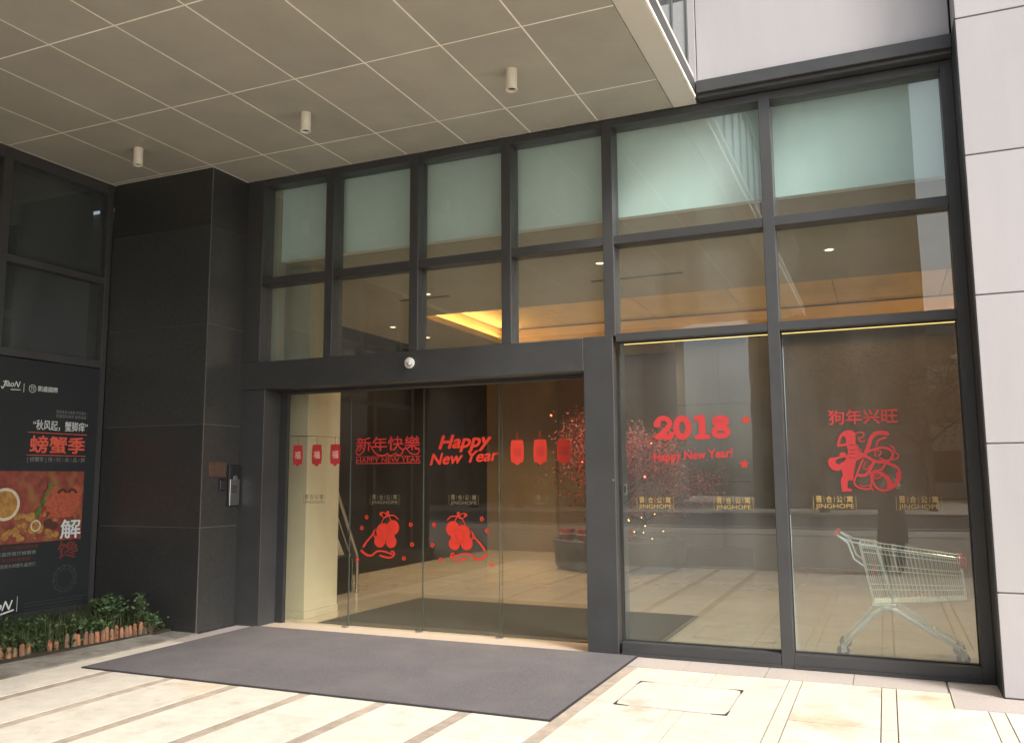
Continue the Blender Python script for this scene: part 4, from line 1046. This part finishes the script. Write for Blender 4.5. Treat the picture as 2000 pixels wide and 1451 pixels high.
# handle with stays
for yv in (YN + .01, YF_ - .01):
    B().tube([(-.22, yv, .80), (-.30, yv, .86), (-.345, yv, 1.0), (-.44, yv, 1.075)], .009, 8).build('handle_stay', M['chrome2'], sc)
    B().tube([(-.10, yv, .98), (-.32, yv, 1.01), (-.44, yv, 1.07)], .007, 8).build('handle_stay', M['chrome2'], sc)
B().tube([(-.44, YN - .005, 1.08), (-.44, YF_ + .005, 1.08)], .019, 12).build('handle', M['red_plastic'], sc)
for yv in (YN + .06, YF_ - .06): box('red_corner', .545, .60, yv - .03, yv + .03, .80, .895, M['red_plastic'], sc, .01)
# chassis tubes, bent
for yv in (YN + .035, YF_ - .035):
    B().tube([(-.41, yv, .115), (-.36, yv, .17), (-.17, yv, .38), (-.10, yv, .43), (-.03, yv, .44), (.05, yv, .41), (.36, yv, .21), (.46, yv, .155), (.53, yv, .11)], .021, 10).build('frame_leg', M['chrome2'], sc)
B().tube([(-.05, YN + .035, .44), (-.05, YF_ - .035, .44)], .012, 8).build('cross_tube', M['chrome2'], sc)
B().tube([(.33, YN + .04, .232), (.33, YF_ - .04, .232)], .009, 8).build('cross_tube', M['chrome2'], sc)
box('basket_foot', -.17, .02, YN + .05, YF_ - .05, .455, .468, M['chrome'], sc)
for (x, y) in ((-.41, YN + .035), (-.41, YF_ - .035), (.54, YN + .05), (.54, YF_ - .05)):
    wl = B().tube([(x - .02, y - .013, .055), (x - .02, y + .013, .055)], .054, 18).build('wheel', M['black'], sc)
    B().tube([(x - .02, y - .017, .055), (x - .02, y + .017, .055)], .018, 12).build('hub', M['chrome2'], wl)
    B().box(x - .035, x + .01, y - .021, y - .017, .05, .125).box(x - .035, x + .01, y + .017, y + .021, .05, .125).box(x - .035, x + .01, y - .021, y + .021, .118, .126).build('fork', M['chrome2'], wl)

# ================================================================== ACROSS THE STREET (seen in the reflections)
def block(x0, x1, y0, y1, h, wall, label, nx, nz):
    t = thing('opposite_building', ((x0 + x1) / 2, (y0 + y1) / 2, 0), label, 'building')
    box('wall', x0, x1, y0, y1, 0, h, wall, t)
    wd = (x1 - x0) / nx; hz = h / nz
    f = None
    for i in range(nx):
        for j in range(nz):
            cx_ = x0 + wd * (i + .5); cz_ = hz * (j + .55)
            if f is None:
                f = box('window', cx_ - wd * .32, cx_ + wd * .32, y1 + .005, y1 + .06, cz_ - hz * .28, cz_ + hz * .28, M['winfar'], t); f0 = f.location.copy(); c0_ = Vector((cx_, 0, cz_))
            else:
                c = f.copy(); C.objects.link(c); c.location = f0 + Vector((cx_, 0, cz_)) - c0_
    box('parapet', x0 - .2, x1 + .2, y0 - .2, y1 + .2, h + .002, h + .6, wall, t)
block(-23.2 + .7, -13, -46, -34, 15, M['facB'], 'brown block of flats across the road', 3, 5)
block(-44, -24.2, -46, -34, 17, M['facB'], 'wider brown block of flats far along the road', 6, 5)
block(-6.5, 2.2, -44, -32, 26, M['facB'], 'tall dark grey block across the road', 3, 8)
block(2.4, 26, -60, -50, 12, M['facA'], 'low pale grey block across the road', 8, 3)
def street_tree(x, y, h, label, full):
    t = thing('street_tree', (x, y, 0), label, 'tree', 'street trees across the road')
    b = B(); tp = []
    def br(p, d, r, n, dep):
        pts = [p]; q = p.copy()
        for i in range(n):
            d = (d + Vector((random.gauss(0, .16), random.gauss(0, .16), random.gauss(.03, .08)))).normalized(); q = q + d * h * .10; pts.append(q.copy())
        b.tube(pts, [r * (1 - .55 * i / n) for i in range(n + 1)], 6); tp.extend(pts[1:])
        if dep < 3:
            for k in range(3):
                a = random.uniform(0, 2 * pi); br(pts[-1], Vector((cos(a), sin(a), random.uniform(.3, 1.2))).normalized(), r * .5, 2, dep + 1)
    br(Vector((x, y, 0)), Vector((0, 0, 1)), h * .025, 4, 0)
    b.build('trunk', M['trunk'], t)
    lf_ = B()
    for i in range(int(2600 * full)):
        p = random.choice(tp[4:]) + Vector((random.gauss(0, h * .05), random.gauss(0, h * .05), random.gauss(0, h * .04)))
        leaf(lf_, p, random.uniform(.06, .13), 0)
    o = lf_.build('crown', M['crown'], t); o['kind'] = 'stuff'
street_tree(-2.5, -24, 8.5, 'leafy street tree facing the right panes', 1)
street_tree(1.8, -25.5, 7.5, 'shorter leafy street tree beside the lamp post', 1)
street_tree(-17.2, -24.5, 9, 'sparse street tree facing the doors', .3)
street_tree(-20, -25, 10, 'leafy street tree far along the road', 1)
sl = thing('street_lamp', (2.6, -10.2, 0), 'grey street lamp with two arms at the road kerb', 'street lamp')
B().tube([(2.6, -10.2, 0), (2.6, -10.2, 4.6)], [.07, .045], 10).build('pole', M['steel'], sl)
for sx in (-1, 1):
    B().tube([(2.6, -10.2, 4.5), (2.6 + sx * .5, -10.2, 4.75)], .025, 8).build('arm', M['steel'], sl)
    B().lathe([(.0, .10), (.20, .02), (.22, 0), (.15, -.03), (0, -.04)], (2.6 + sx * .6, -10.2, 4.74), 16).build('lamp_head', M['white'], sl)

# ================================================================== THE PERSON TAKING THE PICTURE (seen as a dark reflection)
pe = thing('person', (.05, -.42, 0), 'person in a dark knee-length coat and trousers holding up a phone', 'person')
def skinned(name, verts, edges, radii, mt_, parent, sub=2, root=0):
    me = bpy.data.meshes.new(name); c = origin(parent)
    me.from_pydata([Vector(v) - c for v in verts], edges, [])
    o = link(name, me, parent, (0, 0, 0)); md = o.modifiers.new('s', 'SKIN')
    for i, r in enumerate(radii):
        sv = me.skin_vertices[0].data[i]; sv.radius = r if isinstance(r, tuple) else (r, r); sv.use_root = (i == root)
    md.use_smooth_shade = True
    ss = o.modifiers.new('u', 'SUBSURF'); ss.levels = sub; ss.render_levels = sub
    me.materials.append(mt_); return o
px, py = .05, -.42
V = [(px, py, .95), (px, py, 1.12), (px, py, 1.32), (px, py + .01, 1.42), (px, py + .015, 1.50), (px, py + .02, 1.57), (px, py + .035, 1.66),
     (px - .17, py, 1.40), (px - .23, py + .08, 1.20), (px - .12, py + .26, 1.40), (px - .07, py + .31, 1.49),
     (px + .17, py, 1.40), (px + .23, py + .08, 1.20), (px + .12, py + .26, 1.40), (px + .07, py + .31, 1.49),
     (px - .10, py, .88), (px - .11, py + .01, .48), (px - .11, py - .02, .09), (px - .12, py + .13, .04),
     (px + .10, py, .88), (px + .11, py + .01, .48), (px + .11, py - .02, .09), (px + .12, py + .13, .04)]
E_ = [(0, 1), (1, 2), (2, 3), (3, 4), (4, 5), (5, 6), (3, 7), (7, 8), (8, 9), (9, 10), (3, 11), (11, 12), (12, 13), (13, 14), (0, 15), (15, 16), (16, 17), (17, 18), (0, 19), (19, 20), (20, 21), (21, 22)]
R_ = [(.15, .11), (.14, .10), (.16, .11), (.09, .08), (.05, .05), (.075, .09), (.085, .10), .06, .05, .036, .028, .06, .05, .036, .028, .09, .06, .042, .035, .09, .06, .042, .035]
body = skinned('body', V, E_, R_, M['skin'], pe)
b = B()                                         # coat, an open-bottomed shell round torso and thighs
prof = [(.47, .25, .19), (.70, .235, .18), (.95, .21, .155), (1.12, .195, .145), (1.30, .215, .15), (1.41, .18, .13), (1.475, .085, .085)]
vs_ = []
for (z, rx, ry) in prof:
    for k in range(24): a = 2 * pi * k / 24; vs_.append((px + rx * cos(a), py + ry * sin(a), z))
b.smooth = True; b.add(vs_, [(i * 24 + k, i * 24 + (k + 1) % 24, (i + 1) * 24 + (k + 1) % 24, (i + 1) * 24 + k) for i in range(6) for k in range(24)])
b.build('coat', M['coat'], pe)
for s_ in (-1, 1):
    B().tube([(px + s_ * .16, py, 1.40), (px + s_ * .235, py + .07, 1.19), (px + s_ * .20, py + .14, 1.25), (px + s_ * .125, py + .255, 1.39)], [.085, .072, .066, .050], 14).build('sleeve', M['coat'], pe)
    B().tube([(px + s_ * .10, py, .80), (px + s_ * .11, py + .01, .48), (px + s_ * .11, py - .02, .08)], [.105, .082, .066], 14).build('trouser_leg', M['jeans'], pe)
    B().tube([(px + s_ * .11, py - .07, .045), (px + s_ * .115, py + .03, .05), (px + s_ * .12, py + .17, .032)], [.045, .052, .034], 12).build('shoe', M['shoe'], pe)
B().lathe([(0, .135), (.055, .125), (.095, .085), (.108, .02), (.100, -.05), (.085, -.10)], (px, py + .005, 1.66), 20).build('hair', M['hair'], pe)
for s_ in (-1, 1):                              # hands closing on the phone's edges
    hx = px + s_ * .075; hb = (hx, py + .315, 1.50)
    B().tube([(px + s_ * .10, py + .28, 1.45), hb, (hx, py + .33, 1.54)], [.028, .036, .026], 10).build('palm', M['skin'], pe)
    for f in range(4):
        z = 1.49 + f * .021
        B().tube([(hx, py + .335, z), (hx - s_ * .004, py + .365, z + .004), (hx - s_ * .022, py + .378, z + .004), (hx - s_ * .040, py + .374, z + .002)], [.009, .009, .008, .006], 8).build('finger', M['skin'], pe)
    B().tube([(hx, py + .31, 1.50), (hx - s_ * .012, py + .325, 1.535), (hx - s_ * .028, py + .334, 1.555)], [.012, .011, .008], 8).build('thumb', M['skin'], pe)
ph = box('phone', px - .075, px + .075, py + .342, py + .350, 1.50, 1.575, M['black'], None, .003)
tag(ph, 'black phone held sideways in the hands of the person', 'phone')
